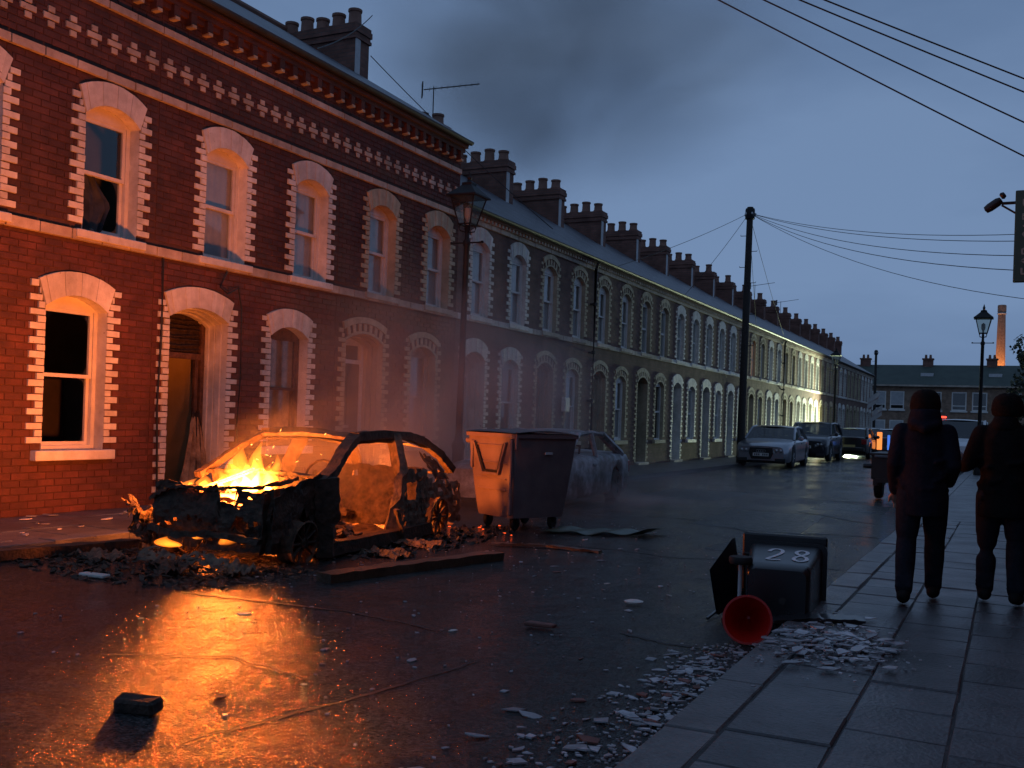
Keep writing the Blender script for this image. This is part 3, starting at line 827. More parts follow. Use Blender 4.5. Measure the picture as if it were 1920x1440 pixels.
    # ---- painted surrounds, windows, doors
    for oi, o in enumerate(ops):
        low = oi < 2
        style = scheme
        if scheme == 'cream': style = 'teeth' if low else 'plaincream'
        if detail >= 2:
            def pq(a, b, c, d): piece('quoin_brick', paint, hs, a + (random.uniform(-.014, .010) if a < o.c else 0), b + (random.uniform(-.010, .014) if a > o.c else 0), c + random.uniform(-.003, .003), d + random.uniform(-.005, .003), random.uniform(.022, .034), x=-.012, rot=random.uniform(-.012, .012))
            def pv(u0, u1, i):
                cpos = (-.012, o.c, o.zs)
                if style in ('white', 'plaincream'):
                    obj('arch_brick', voussoir_mesh(o, u0, u1, 0, 1, paint, .036 + .003 * ((i * 5) % 3)), hs, cpos)
                else:
                    dk = i % 2 == 0
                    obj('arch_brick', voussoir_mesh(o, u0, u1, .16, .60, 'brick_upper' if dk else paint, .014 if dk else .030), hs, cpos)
                    obj('arch_brick', voussoir_mesh(o, u0, u1, 0.0, .15, paint, .030), hs, cpos)
                    obj('arch_brick', voussoir_mesh(o, u0, u1, .62, 1.0, paint, .045), hs, cpos)
            surround_pieces(o, style, pq, pv)
        else:
            sm = MB()
            def pq(a, b, c, d): add_piece(sm, a, b, c, d, .03, -.005)
            def pv(u0, u1, i):
                for (r0, r1, dk) in (((0, 1, 0),) if style in ('white', 'plaincream') else ((0, .17, 0), (.17, .60, i % 2 == 0), (.60, 1, 0))):
                    if dk: continue
                    q = [o.at(u0, r0), o.at(u1, r0), o.at(u1, r1), o.at(u0, r1)]
                    sm.add([(.032, o.c + a, b) for a, b in q] + [(-.005, o.c + a, b) for a, b in q], [(0, 1, 2, 3), (0, 4, 5, 1), (1, 5, 6, 2), (2, 6, 7, 3), (3, 7, 4, 0)])
            surround_pieces(o, style, pq, pv)
            tag(sm.build('surround', M[paint], hs, fix=False), kind='stuff')
        reveal(o, opts.get('reveal', paint), hs, detail=detail >= 2)
        if o.kind == 'window':
            cm = opts.get('curtain%d' % oi, M['curtain'] if not low else None)
            wn_ = sash_window(o, hs, 'near' if detail >= 2 else 'far', lit=cm, broken=opts.get('broken%d' % oi, False), mk=opts.get('frame%d' % oi, 'sash'))
            if opts.get('torn%d' % oi):      # dark curtain torn and blown out over the sill
                rows = []
                for i in range(11):
                    t = i / 10; rows.append([(-.24 + .16 * t * t + .03 * sin(k * 1.9 + t * 3), o.c - o.hw + .08 + (.12 + .42 * (1 - abs(t - .45) * 1.2)) * k / 9, 4.30 - .72 * t - .05 * sin(k * 1.1) * t) for k in range(10)])
                q = MB(); q.grid(rows); q.build('torn_curtain', M['dark_cloth'], wn_, smooth=True, fix=False)
            if low:
                m = MB(); m.box(-.12, .09, o.c - o.hw - .13, o.c + o.hw + .13, o.zb - .12, o.zb)
            else:
                m = MB(); m.box(-.12, .075, o.c - o.hw - .12, o.c + o.hw + .12, o.zb - .10, o.zb + .004)
            m.build('window_sill', M[paint if low else 'stone'] if scheme != 'white' else M['white'], hs, bevel=.008)
        else:
            if opts.get('burnt_door'): opts['burnt_door'](o, hs)
            else: front_door(o, hs, door, detail >= 2)
    # ---- string course and band
    sm_ = 'white' if scheme == 'white' and not tall else 'stone'
    n = int(round(w / .46))
    for k in range(n):
        a, b = w * k / n + .003, w * (k + 1) / n - .003
        if detail >= 2:
            piece('string_stone', 'stone' if tall else sm_, hs, a, b, STR0, STR1 - .002, random.uniform(.056, .062), x=-.012)
            piece('band_stone', 'stone', hs, a, b, BND0, BND1, random.uniform(.05, .056), x=-.012)
        if tall: piece('band_stone', 'stone', hs, a, b, UB0, UB1, random.uniform(.05, .056), x=-.012)
    if detail < 2:
        m = MB(); m.box(-.01, .05, 0, w, STR0, STR1 - .002); m.build('string_course', M[sm_], hs, fix=False)
        m = MB(); m.box(-.01, .045, 0, w, BND0, BND1 - .02); m.build('band', M['stone'], hs, fix=False)
    # ---- frieze and eaves
    if tall:
        n = int(round(w / .313)); zc = 5.965
        for k in range(n):
            c = w * (k + .5) / n
            piece('cross_brick', 'stone', hs, c - .108, c + .108, zc - .036, zc + .036, .026, x=-.012)
            piece('cross_brick', 'stone', hs, c - .046, c + .046, zc + .052, zc + .124, .025, x=-.012)
            piece('cross_brick', 'stone', hs, c - .046, c + .046, zc - .124, zc - .052, .025, x=-.012)
        m = MB(); m.box(-.05, .10, 0, w, 6.80, 6.88); m.box(-.05, .17, 0, w, 6.88, 6.96); m.box(-.05, .05, 0, w, 6.72, 6.80)
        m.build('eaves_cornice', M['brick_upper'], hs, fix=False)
        n = int(round(w / .30))
        for k in range(n):
            c = w * (k + .5) / n
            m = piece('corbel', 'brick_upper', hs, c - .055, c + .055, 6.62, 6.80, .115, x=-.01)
            piece('corbel_tip', 'cream', hs, c - .04, c + .04, 6.60, 6.645, .13, x=-.01)
        ze, xe = 6.98, .30
    else:
        m = MB(); m.box(-.05, .13, 0, w, 5.66, 5.74); m.build('eaves_cornice', M['brick_far'], hs, fix=False)
        n = int(round(w / .17))
        dj = MB()
        for k in range(n):
            c = w * (k + .5) / n
            if detail >= 2: piece('dentil', 'stone', hs, c - .045, c + .045, 5.585, 5.66, .11, x=-.01)
            else: add_piece(dj, c - .045, c + .045, 5.57, 5.66, .11, -.01)
        if detail < 2: tag(dj.build('dentils', M['stone'], hs, fix=False), kind='stuff')
        ze, xe = 5.75, .24
    # gutter: a half-round trough
    gm = MB(); prof = [(xe - .13 + .065 + .065 * cos(t), ze + .02 + .065 * sin(t)) for t in [pi + pi * i / 8 for i in range(9)]]
    gm.grid([[(a, 0, b) for a, b in prof], [(a, w, b) for a, b in prof]])
    gm.box(xe - .15, xe - .12, 0, w, ze - .05, ze + .05)
    gm.build('gutter', M['gutter'], hs, fix=False)
    # roof
    sl = .60 if tall else .60; dr = 4.6
    xr0 = xe - .05; zr = ze + .045 + sl * (dr + xr0)
    r = MB()
    r.add([(xr0, 0, ze + .03), (xr0, w, ze + .03), (-dr, w, zr - .015), (-dr, 0, zr - .015), (xr0, 0, ze + .045), (xr0, w, ze + .045), (-dr, w, zr), (-dr, 0, zr)],
          [(0, 1, 2, 3), (4, 5, 6, 7), (0, 1, 5, 4), (0, 3, 7, 4), (1, 2, 6, 5)])
    r.add([(-dr, 0, zr), (-dr, w, zr), (-9.3, w, ze), (-9.3, 0, ze)], [(0, 1, 2, 3)])
    roof = r.build('roof', M['slate'], hs, fix=False)
    rt = MB(); rt.tube([(-dr, 0, zr + .02), (-dr, w, zr + .02)], .09, 8); rt.build('ridge_tiles', M['pot'], roof, fix=False)
    if tall and opts.get('gable'):
        gb = MB(); gb.add([(-.0, w, 5.5), (-9.2, w, 5.5), (-9.2, w, ze), (-dr, w, zr - .02), (0.0, w, ze + .02)], [(0, 1, 2, 3, 4)])
        gb.build('gable', M['brick_far'], hs, fix=False)
    if chim:
        chimney(hs, 2.55, 4.7 if tall else 4.35, ze + sl * 2.7, 9.78 if tall else 8.62, w, pots, .5 if tall else .44, detail >= 2 or idx < 12)
    bk = MB(); bk.quad((-9.0, 0, 0), (-9.0, w, 0), (-9.0, w, ze), (-9.0, 0, ze)); bk.build('back_wall', M['brick_far'], hs, fix=False)
    return hs

def burnt_doorway(o, hs):
    """scorched doorway standing open on a pale hall, a burnt cloth hanging in it"""
    x = -o.dep
    fr = MB()
    for s in (-1, 1):
        a, b = sorted((o.c + s * (o.hw - .08), o.c + s * (o.hw - .15))); fr.box(x - .1, x, a, b, o.zb, o.zs)
    fr.box(x - .1, x, o.c - o.hw + .15, o.c + o.hw - .15, 2.12, 2.2)
    fr.box(x - .07, x - .02, o.c + o.hw - .24, o.c + o.hw - .18, o.zb, 2.12)
    root = fr.jitter(.006).build('door', M['brownwood'], hs)
    A = o.arc(8); m = MB()
    for (p, q) in zip(A[:-1], A[1:]):
        m.quad((x - .05, p[0], 2.2), (x - .05, q[0], 2.2), (x - .05, q[0], q[1]), (x - .05, p[0], p[1]))
    m.build('charred_fanlight', M['charred'], root, fix=False)
    rr = random.Random(3)
    for k in range(7):
        m = MB(); zz = 2.25 + .07 * k
        m.tube([(x - .03, o.c - .42, zz), (x - .015, o.c + rr.uniform(-.1, .1), zz - rr.uniform(0, .05)), (x - .03, o.c + .4, zz + .01)], .014, 5)
        m.build('charred_lath', M['charred'], root)
    hall = MB(); hall.quad((x - 2.6, o.c + .58, 0), (x - .12, o.c + .58, 0), (x - .12, o.c + .58, 2.7), (x - 2.6, o.c + .58, 2.7)); hall.quad((x - 2.55, o.c - .75, 0), (x - 2.55, o.c + .6, 0), (x - 2.55, o.c + .6, 2.7), (x - 2.55, o.c - .75, 2.7)); hall.build('hall_wall', M['plaster'], root, fix=False)
    lf = MB(); lf.box(-.02, .02, 0, .78, 0, 1.92)
    leaf = lf.build('door_leaf', M['plaster'], root, (x - .12, o.c - o.hw + .16, o.zb + .02), (0, 0, radians(72)))
    for (z0, z1) in ((.15, .85), (1.0, 1.78)):
        m = MB(); m.box(-.032, -.02, .1, .68, z0, z1); m.build('door_panel', M['plaster'], leaf, bevel=.006)
    m = MB(); m.lathe([(.012, 0), (.012, .05), (.035, .06), (.03, .09), (0, .1)], (.02, .68, 1.0), 10, 'x'); m.build('door_knob', M['black_iron'], leaf, smooth=True)
    # cloth draped from the frame down to the floor
    rows = []
    n = 14
    for i in range(n + 1):
        t = i / n
        z = 1.28 - 1.16 * t
        wd = .06 + .26 * t ** .8
        cx = o.c + .26 - .10 * t
        rows.append([(x + .06 + .16 * t + .03 * sin(k * 2.1 + t * 5) * (0.4 + t), cx - wd + 2 * wd * k / 12 + rr.uniform(-.008, .008), z + .02 * sin(k * 1.3)) for k in range(13)])
    m = MB(); m.grid(rows); m.build('hanging_cloth', M['scorched_cloth'], root, smooth=True, fix=False)
    rows = []
    for i in range(9):
        t = i / 8; z = 1.36 - .9 * t
        rows.append([(x + .04 + .10 * t + .025 * sin(k * 2.6 + t * 3), o.c + .30 - .03 * t - .07 - .04 * t + (.16 + .1 * t) * k / 7, z + .03 * sin(k * 2)) for k in range(8)])
    m = MB(); m.grid(rows); m.build('charred_cloth', M['charred'], root, smooth=True, fix=False)
    m = MB(); m.box(-.34, .14, o.c - o.hw - .02, o.c + o.hw + .02, PZ - .02, o.zb); m.build('door_step', M['stone'], root, bevel=.01)

# tall end block of three houses
LIT = emit('lit_curtain', (1.0, 0.45, 0.14), 0.42, (0.4, 0.25, 0.12))
house(0, 5.75, 4.03, True, 'white', 3, 'tall brick house at the left edge with bare black ground-floor window',
      opts={'room': 'room_pale', 'cabinet': True, 'torn3': True, 'broken1': 'all', 'curtain1': None, 'broken3': 'lower', 'curtain3': None, 'curtain2': M['curtain']}, chim=False)
house(1, 9.78, 4.02, True, 'white', 3, 'tall brick house with scorched open doorway and plain white arches behind the burning car',
      opts={'burnt_door': burnt_doorway, 'curtain1': M['scorched_cloth'], 'frame1': 'brownwood', 'broken1': False}, chim=False)
house(2, 13.80, 4.05, True, 'cream', 3, 'tall brick house with cream toothed arches downstairs, last house before the roof drops',
      door='door_brown', pots=5, opts={'gable': True, 'frame1': 'stone', 'curtain1': M['curtain']})
SCH = ['white', 'teeth', 'teeth', 'teeth', 'white', 'white', 'white', 'teeth', 'white', 'teeth', 'white', 'white', 'teeth', 'teeth', 'white', 'teeth', 'teeth', 'white', 'white']
DOORS = ['door_grey', 'door_dark', 'door_dark', 'door_dark', 'door_grey', 'door_grey', 'door_grey', 'door_dark', 'door_grey', 'door_brown', 'door_grey', 'door_grey', 'door_dark', 'door_brown', 'door_grey', 'door_dark', 'door_dark', 'door_grey', 'door_grey']
ORD = ['first', 'second', 'third', 'fourth', 'fifth', 'sixth', 'seventh', 'eighth', 'ninth', 'tenth', 'eleventh', 'twelfth', 'thirteenth', 'fourteenth', 'fifteenth', 'sixteenth', 'seventeenth', 'eighteenth', 'last']
R2 = 17.85; PW = 3.62
for i in range(19):
    sc = SCH[i]
    lab = 'low terraced house with %s, %s along the row from the taller block' % ('plain white surrounds' if sc == 'white' else 'cream toothed arches', ORD[i])
    op = {}
    if i == 7: op['curtain2'] = LIT
    op['curtain1'] = M['curtain'] if i % 3 else None
    if op['curtain1'] is None: op.pop('curtain1')
    house(3 + i, R2 + PW * i, PW, False, sc, 2 if i < 3 else 1, lab, DOORS[i], 4 if i < 7 else 3, True, op)
# ================================================================== street furniture
def street_lamp(x, y, z0, label, h=5.45, lean=0.0, seed=1):
    root = empty('street_lamp', (x, y, z0)); root.rotation_euler = (0, lean, 0)
    tag(root, label, 'street lamp', 'old-style lantern street lamps')
    m = MB()
    m.lathe([(.13, 0), (.13, .12), (.105, .16), (.10, .75), (.115, .78), (.115, .84), (.075, .92), (.06, 1.0), (.05, h - 1.25), (.065, h - 1.22), (.065, h - 1.16), (.04, h - 1.12), (.035, h - .88)], n=12)
    m.build('post', M['black_iron'], root, smooth=True)
    m = MB(); m.tube([(-.30, 0, h - 1.18), (.30, 0, h - 1.18)], .014, 6); m.lathe([(.0, 0), (.025, .01), (.025, .04), (0, .05)], (-.3, 0, h - 1.2), 6); m.lathe([(.0, 0), (.025, .01), (.025, .04), (0, .05)], (.3, 0, h - 1.2), 6)
    m.build('ladder_bar', M['black_iron'], root)
    for k in range(4):           # scrolled cradle
        a = k * pi / 2 + pi / 4
        m = MB(); m.tube([(0.035 * cos(a), .035 * sin(a), h - 1.0), (.13 * cos(a), .13 * sin(a), h - .98), (.15 * cos(a), .15 * sin(a), h - .92), (.12 * cos(a), .12 * sin(a), h - .87)], .012, 6)
        m.build('cradle_arm', M['black_iron'], root)
    zb, zt, wb, wt = h - .87, h - .40, .115, .225
    fr = MB()
    for sx in (-1, 1):
        for sy in (-1, 1):
            fr.tube([(sx * wb, sy * wb, zb), (sx * wt, sy * wt, zt)], .013, 6)
    for (w, z) in ((wb, zb), (wt, zt)):
        fr.tube([(-w, -w, z), (w, -w, z), (w, w, z), (-w, w, z), (-w, -w, z)], .015, 6)
    fr.build('lantern_frame', M['black_iron'], root)
    for (sx, sy) in ((1, 0), (-1, 0), (0, 1), (0, -1)):
        m = MB()
        if sx: m.quad((sx * wb, -wb, zb), (sx * wb, wb, zb), (sx * wt, wt, zt), (sx * wt, -wt, zt))
        else: m.quad((-wb, sy * wb, zb), (wb, sy * wb, zb), (wt, sy * wt, zt), (-wt, sy * wt, zt))
        m.build('lantern_pane', M['lamp_glass'], root, fix=False)
    m = MB()
    m.lathe([(.40, zt - .01), (.40, zt + .015), (.30, zt + .08), (.17, zt + .17), (.13, zt + .20), (.13, zt + .24), (.08, zt + .26)], n=4, sq=True)
    m.lathe([(.05, zt + .25), (.03, zt + .30), (.045, zt + .33), (.03, zt + .36), (.008, zt + .44), (0, zt + .46)], n=8)
    m.build('lantern_roof', M['black_iron'], root)
    m = MB(); m.lathe([(.02, zb), (.03, zb + .08), (.06, zb + .14), (.06, zb + .28), (0, zb + .33)], n=10); m.build('mantle', M['lead'], root, smooth=True)
    return root
street_lamp(-8.48, 15.0, PZ, 'dark unlit lantern lamp post rising behind the large wheeled bin', 5.48, radians(.5))
street_lamp(-0.90, 35.0, PZ, 'lantern lamp post standing between the two people', 5.36, radians(.3))
street_lamp(-8.45, 55.5, PZ, 'lantern lamp post far off behind the dark parked cars', 5.58)

def telegraph_pole(x, y, h, r, label, lean=0.0, stays=True):
    root = empty('telegraph_pole', (x, y, PZ)); root.rotation_euler = (0, lean, 0)
    tag(root, label, 'telegraph pole', 'wooden telegraph poles')
    m = MB(); m.tube([(0, 0, -.1), (0, 0, h * .5), (0, 0, h)], [r * 1.12, r, r * .85], 14); m.build('pole', M['wood_pole'], root, smooth=True)
    for k in range(8):
        z = h - 1.0 - .55 * k; s = 1 if k % 2 else -1
        q = MB(); q.tube([(s * r * .7, 0, z), (s * (r + .17), 0, z), (s * (r + .17), 0, z + .04)], .012, 5); q.build('climbing_step', M['black_iron'], root)
    q = MB(); q.lathe([(r * 1.3, h - .42), (r * 1.35, h - .40), (r * 1.35, h - .1), (r * 1.2, h - .05)], n=14); q.build('cable_ring', M['black_iron'], root, smooth=True)
    for k in range(5):
        a = k * 2 * pi / 5 + .3
        q = MB(); q.lathe([(.02, 0), (.035, .03), (.03, .08), (.015, .1)], (r * 1.5 * cos(a), r * 1.5 * sin(a), h - .3), 8); q.build('insulator', M['lead'], root, smooth=True)
    return root
telegraph_pole(-8.45, 35.0, 8.95, .125, 'tall black telegraph pole beside the silver parked car', radians(0.4))
telegraph_pole(-10.9, 94.0, 8.35, .12, 'distant telegraph pole at the far end of the terrace')

def wire(a, b, sag, label, group, r=.008, cat='cable', n=18):
    m = MB(); a, b = Vector(a), Vector(b)
    pts = []
    for i in range(n + 1):
        t = i / n; p = a.lerp(b, t); p.z -= sag * 4 * t * (1 - t); pts.append(p)
    m.tube(pts, r, 5)
    return tag(m.build('overhead_wire', M['wire'], smooth=True), label, cat, group)
G1 = 'wires crossing the top right of the sky'
wire((-9.9, 4.55, 9.25), (1.2, 9.52, 3.06), .1, 'lowest of the four wires crossing the top right sky', G1, .0065)
wire((-9.9, 3.64, 8.85), (1.2, 9.64, 3.41), .1, 'second lowest of the four wires crossing the top right sky', G1, .0065)
wire((-9.9, 2.52, 8.1), (1.2, 9.78, 3.77), .1, 'second highest of the four wires crossing the top right sky', G1, .0065)
wire((-9.9, 1.66, 7.75), (1.2, 9.88, 3.93), .1, 'highest of the four wires crossing the top right sky', G1, .0065)
PT = (-8.42, 35.0, 8.85)
G2 = 'wires fanning out from the telegraph pole'
for k, (b, sag, lb) in enumerate((((1.2, 23.0, 5.55), .35, 'uppermost wire running right from the telegraph pole top'),
                                  ((1.2, 20.5, 4.95), .35, 'second wire down running right from the telegraph pole top'),
                                  ((1.2, 18.5, 4.35), .45, 'third wire down running right from the telegraph pole top'),
                                  ((1.2, 17.0, 3.85), .5, 'fourth wire down running right from the telegraph pole top'),
                                  ((1.2, 24.5, 4.25), .55, 'lowest wire running right from the telegraph pole top'))):
    wire(PT, b, sag, lb, G2, .008)
for k, yy in enumerate((26.0, 33.0, 44.5, 51.0)):
    wire(PT, (-10.2, yy, 5.6), .12, 'thin drop wire from telegraph pole to the eaves, %s from the near side' % ORD[k], 'drop wires to the houses', .008)
wire((-12.6, 17.9, 10.0), (-9.9, 12.6, 7.1), .1, 'thin cable slung from the near chimney down to the gutter', 'cables on the tall roof', .010)
wire((-12.4, 17.6, 9.0), (-9.8, 21.5, 5.9), .1, 'thin cable slung from the near chimney past the roof end', 'cables on the tall roof', .010)

def wall_cable(pts, r, label):
    m = MB(); m.tube(pts, r, 6)
    tag(m.build('wall_cable', M['wire'], smooth=True), label, 'cable', 'cables clipped to the front walls')
wall_cable([(FX + .06, 9.88, 3.40), (FX + .05, 9.90, 2.4), (FX + .055, 9.86, 1.4), (FX + .05, 9.90, .6), (FX + .05, 9.92, .12)], .014, 'dark cable running down the wall beside the scorched doorway')
wall_cable([(FX + .06, 11.10, 3.40), (FX + .07, 10.95, 3.16), (FX + .08, 11.1, 3.08), (FX + .07, 11.33, 3.19), (FX + .06, 11.42, 2.9), (FX + .06, 11.45, 1.9), (FX + .06, 11.40, 1.2), (FX + .06, 11.46, .5)], .011, 'loose cable looping over the white door arch and down')

def downpipe(y, z1, label):
    root = empty('drain_pipe', (FX + .12, y, PZ)); tag(root, label, 'drain pipe', 'cast iron drain pipes')
    m = MB(); m.tube([(0, 0, 0), (0, 0, z1 - .35), (.06, 0, z1 - .2), (.06, 0, z1 - PZ)], .045, 10); m.build('pipe', M['gutter'], root, smooth=True)
    for k in range(4):
        m = MB(); m.lathe([(.06, 0), (.06, .09)], (0, 0, .5 + 1.3 * k), 10); m.box(-.12, -.03, -.07, .07, .52 + 1.3 * k, .57 + 1.3 * k); m.build('collar', M['gutter'], root)
downpipe(25.15, 5.75, 'dark drain pipe down the wall left of a toothed doorway')
downpipe(R2 + PW * 9, 5.75, 'drain pipe on the lit far part of the terrace')

# meter box beside a window
m = MB(); m.box(0, .10, 23.30, 23.62, 1.62, 1.98)
mbx = m.build('meter_box', M['sash'], loc=(FX + .035, 0, 0), bevel=.01)
tag(mbx, 'small white box fixed to the wall beside a toothed window', 'meter box')
m = MB(); m.box(.10, .112, 23.33, 23.59, 1.65, 1.95); m.build('lid', M['sash'], mbx, bevel=.004)

def aerial(x, y, z, h, rz, label):
    root = empty('television_aerial', (x, y, z), rz); tag(root, label, 'aerial', 'roof aerials')
    m = MB(); m.tube([(0, 0, -.3), (0, 0, h)], .015, 6); m.build('mast', M['wire'], root)
    m = MB(); m.tube([(-.25, 0, h - .1), (1.15, 0, h + .16)], .014, 6); m.build('boom', M['wire'], root)
    for k in range(9):
        t = k / 8; xx = -.1 + 1.2 * t; zz = h - .07 + .22 * t
        m = MB(); m.tube([(xx, -.16 + .04 * t, zz), (xx, .16 - .04 * t, zz)], .006, 4); m.build('element', M['wire'], root)
    m = MB(); m.box(-.30, -.27, -.14, .14, h - .28, h + .06); m.build('reflector', M['wire'], root)
aerial(-13.2, 21.5, 8.9, .75, radians(35), 'aerial with long boom above two pots at the roof step')
aerial(-13.4, R2 + PW * 11, 8.9, .6, radians(30), 'nearer of two aerials over the far chimneys')
aerial(-13.4, R2 + PW * 13, 8.9, .5, radians(30), 'farther of two aerials over the far chimneys')

# right-hand building the sign hangs on (its wall runs just outside the frame)
root = empty('corner_building', (1.25, 0, 0)); tag(root, 'plain brick building along the right pavement carrying the green sign', 'building')
m = MB(); m.box(0, 8, -6, 26, 0, 6.2); m.build('wall', M['brick_far'], root, fix=False)
m = MB(); m.add([(-.2, -6, 6.2), (-.2, 26, 6.2), (4, 26, 8.4), (4, -6, 8.4), (8.2, 26, 6.2), (8.2, -6, 6.2)], [(0, 1, 2, 3), (3, 2, 4, 5), (0, 3, 5), (1, 4, 2)]); m.build('roof', M['slate'], root, fix=False)
for yy in (3, 8, 13, 18, 23):
    f = MB(); f.box(-.02, .05, yy - .5, yy + .5, 1.0, 2.4); f.box(-.02, .05, yy - .5, yy + .5, 3.8, 5.2); w_ = f.build('window', M['sash'], root, fix=False)
    f = MB(); f.box(-.03, .0, yy - .44, yy + .44, 1.06, 2.34); f.box(-.03, .0, yy - .44, yy + .44, 3.86, 5.14); f.build('pane', M['car_glass'], w_, fix=False)

# hanging green sign with vertical lettering, and the camera bracket
sg = empty('hanging_sign', (0, 12.0, 3.07)); tag(sg, 'dark green hanging sign with vertical pale letters at the right edge', 'sign')
m = MB(); m.box(-.03, .62, -.04, .04, 0, .98); m.build('board', M['sign_green'], sg, bevel=.008)
m = MB(); m.tube([(.3, 0, 1.04), (1.25, 0, 1.04)], .02, 6); m.tube([(.3, 0, -.06), (1.25, 0, -.06)], .02, 6); m.box(.28, .32, -.02, .02, -.07, 0); m.box(.28, .32, -.02, .02, .98, 1.05); m.build('bracket', M['black_iron'], sg)
STROKES = {  # letters as seen along the visible edge, top to bottom, turned on their side
    'L': [[(0, 1), (0, 0), (.6, 0)]], 'I': [[(.3, 0), (.3, 1)]], 'A': [[(0, 0), (.35, 1), (.7, 0)], [(.15, .4), (.55, .4)]], 'C': [[(.65, .85), (.4, 1), (.1, .8), (0, .5), (.1, .2), (.4, 0), (.65, .15)]],
    'P': [[(0, 0), (0, 1), (.45, 1), (.6, .75), (.45, .5), (0, .5)]], 'O': [[(.35, 1), (.05, .75), (.05, .25), (.35, 0), (.65, .25), (.65, .75), (.35, 1)]],
    'R': [[(0, 0), (0, 1), (.45, 1), (.6, .75), (.45, .5), (0, .5)], [(.3, .5), (.62, 0)]], 'T': [[(0, 1), (.66, 1)], [(.33, 1), (.33, 0)]], 'E': [[(.6, 1), (0, 1), (0, 0), (.6, 0)], [(0, .5), (.45, .5)]],
    'F': [[(0, 0), (0, 1), (.6, 1)], [(0, .52), (.45, .52)]],
    '2': [[(.05, .72), (.12, .92), (.35, 1.0), (.58, .9), (.6, .68), (.45, .45), (.2, .2), (.05, .04), (.3, .03), (.62, .06)]],
    '8': [[(.35, .52), (.12, .66), (.1, .86), (.33, 1.0), (.56, .88), (.55, .68), (.35, .52), (.1, .36), (.06, .14), (.33, 0.0), (.6, .14), (.58, .36), (.35, .52)]]}
def strokes(mb, ch, org, ux, uy, nrm, w, lift):
    """flat brushed strokes of a character on a surface: org + u*ux + v*uy"""
    org, ux, uy, nrm = Vector(org), Vector(ux), Vector(uy), Vector(nrm).normalized()
    for pl in STROKES[ch]:
        P = []
        if ch in '28':           # hand-brushed figures: round the corners
            for _ in range(2):
                q = [pl[0]]
                for (a, b) in zip(pl[:-1], pl[1:]): q += [(a[0] * .75 + b[0] * .25, a[1] * .75 + b[1] * .25), (a[0] * .25 + b[0] * .75, a[1] * .25 + b[1] * .75)]
                pl = q + [pl[-1]]
        for (a, b) in zip(pl[:-1], pl[1:]):
            for k in range(4): P.append((a[0] + (b[0] - a[0]) * k / 4, a[1] + (b[1] - a[1]) * k / 4))
        P.append(pl[-1])
        P = [org + ux * p[0] + uy * p[1] + nrm * lift for p in P]
        L = []
        for i, p in enumerate(P):
            d = (P[min(i + 1, len(P) - 1)] - P[max(i - 1, 0)]).normalized(); s = d.cross(nrm).normalized() * (w / 2)
            L.append([p + s, p - s])
        mb.grid(L)
for ch, zc in (('F', .125), ('O', .228), ('R', .338), ('C', .505), ('I', .603), ('T', .70), ('E', .86)):
    m = MB()
    strokes(m, ch, (.20, -.043, zc - .04), (0, 0, .105), (-.15, 0, 0), (0, -1, 0), .020, .001)
    m.build('letter', M['sign_letter'], sg, fix=False)
cc = empty('security_camera', (1.25, 12.6, 4.05)); tag(cc, 'small black camera on a bracket above the road beside the green sign', 'security camera')
m = MB(); m.tube([(0, 0, 0), (-1.42, 0, .0)], .018, 6); m.tube([(-.9, 0, -.22), (-1.2, 0, -.17), (-1.42, 0, -.02)], .012, 6); m.tube([(0, 0, -.3), (-.9, 0, -.22)], .012, 6); m.build('bracket', M['black_iron'], cc)
m = MB(); m.lathe([(0, -.11), (.04, -.10), (.05, -.05), (.05, .05), (.035, .09), (0, .095)], (0, 0, 0), 12, 'x'); m.xf(Matrix.Translation((-1.50, 0, -.01)) @ Matrix.Rotation(radians(-35), 4, 'Y')); m.build('camera_housing', M['black_trim'], cc, smooth=True)
m = MB(); m.lathe([(.0, .06), (.03, .06), (.042, .08), (.03, .11), (0, .11)], (0, 0, 0), 10, 'x'); m.xf(Matrix.Translation((-1.48, 0, .04)) @ Matrix.Rotation(radians(-35), 4, 'Y')); m.build('lamp_head', M['black_trim'], cc, smooth=True)

# ------------------------------------------------------------------ far end of the street
YE = 100.0
eb = empty('end_terrace', (0, YE, 0)); tag(eb, 'long two-storey brick terrace with dark roof closing the far end of the street', 'building')
m = MB(); m.box(-30, 14, 0, 8, 0, 5.65); m.build('wall', M['brick_end'], eb, fix=False)
m = MB(); m.add([(-30, -.35, 5.6), (14, -.35, 5.6), (14, 4, 7.75), (-30, 4, 7.75), (-30, 8.3, 5.6), (14, 8.3, 5.6)], [(0, 1, 2, 3), (3, 2, 5, 4), (0, 3, 4), (1, 5, 2)]); er = m.build('roof', M['roof_green'], eb, fix=False)
m = MB(); m.box(-30, 14, -.42, -.30, 5.50, 5.66); m.build('gutter', M['stone'], eb, fix=False)
for x in (-13.0, -7.3, -1.75, 3.5):
    q = MB(); q.box(x - .45, x + .45, 3.6, 4.4, 7.2, 8.25); q.box(x - .52, x + .52, 3.52, 4.48, 8.25, 8.38); c_ = q.build('chimney', M['brick_stack'], eb, fix=False)
    for s in (-.2, .2):
        q = MB(); q.lathe([(.13, 0), (.1, .35), (.12, .36)], (x + s, 4, 8.38), 8); q.build('chimney_pot', M['pot'], c_)
for x in (-7.2, -1.4, 4.2):
    q = MB(); q.box(x - .55, x + .55, 1.55, 2.15, 6.55, 6.85); q.build('roof_light', M['lead'], er, fix=False)
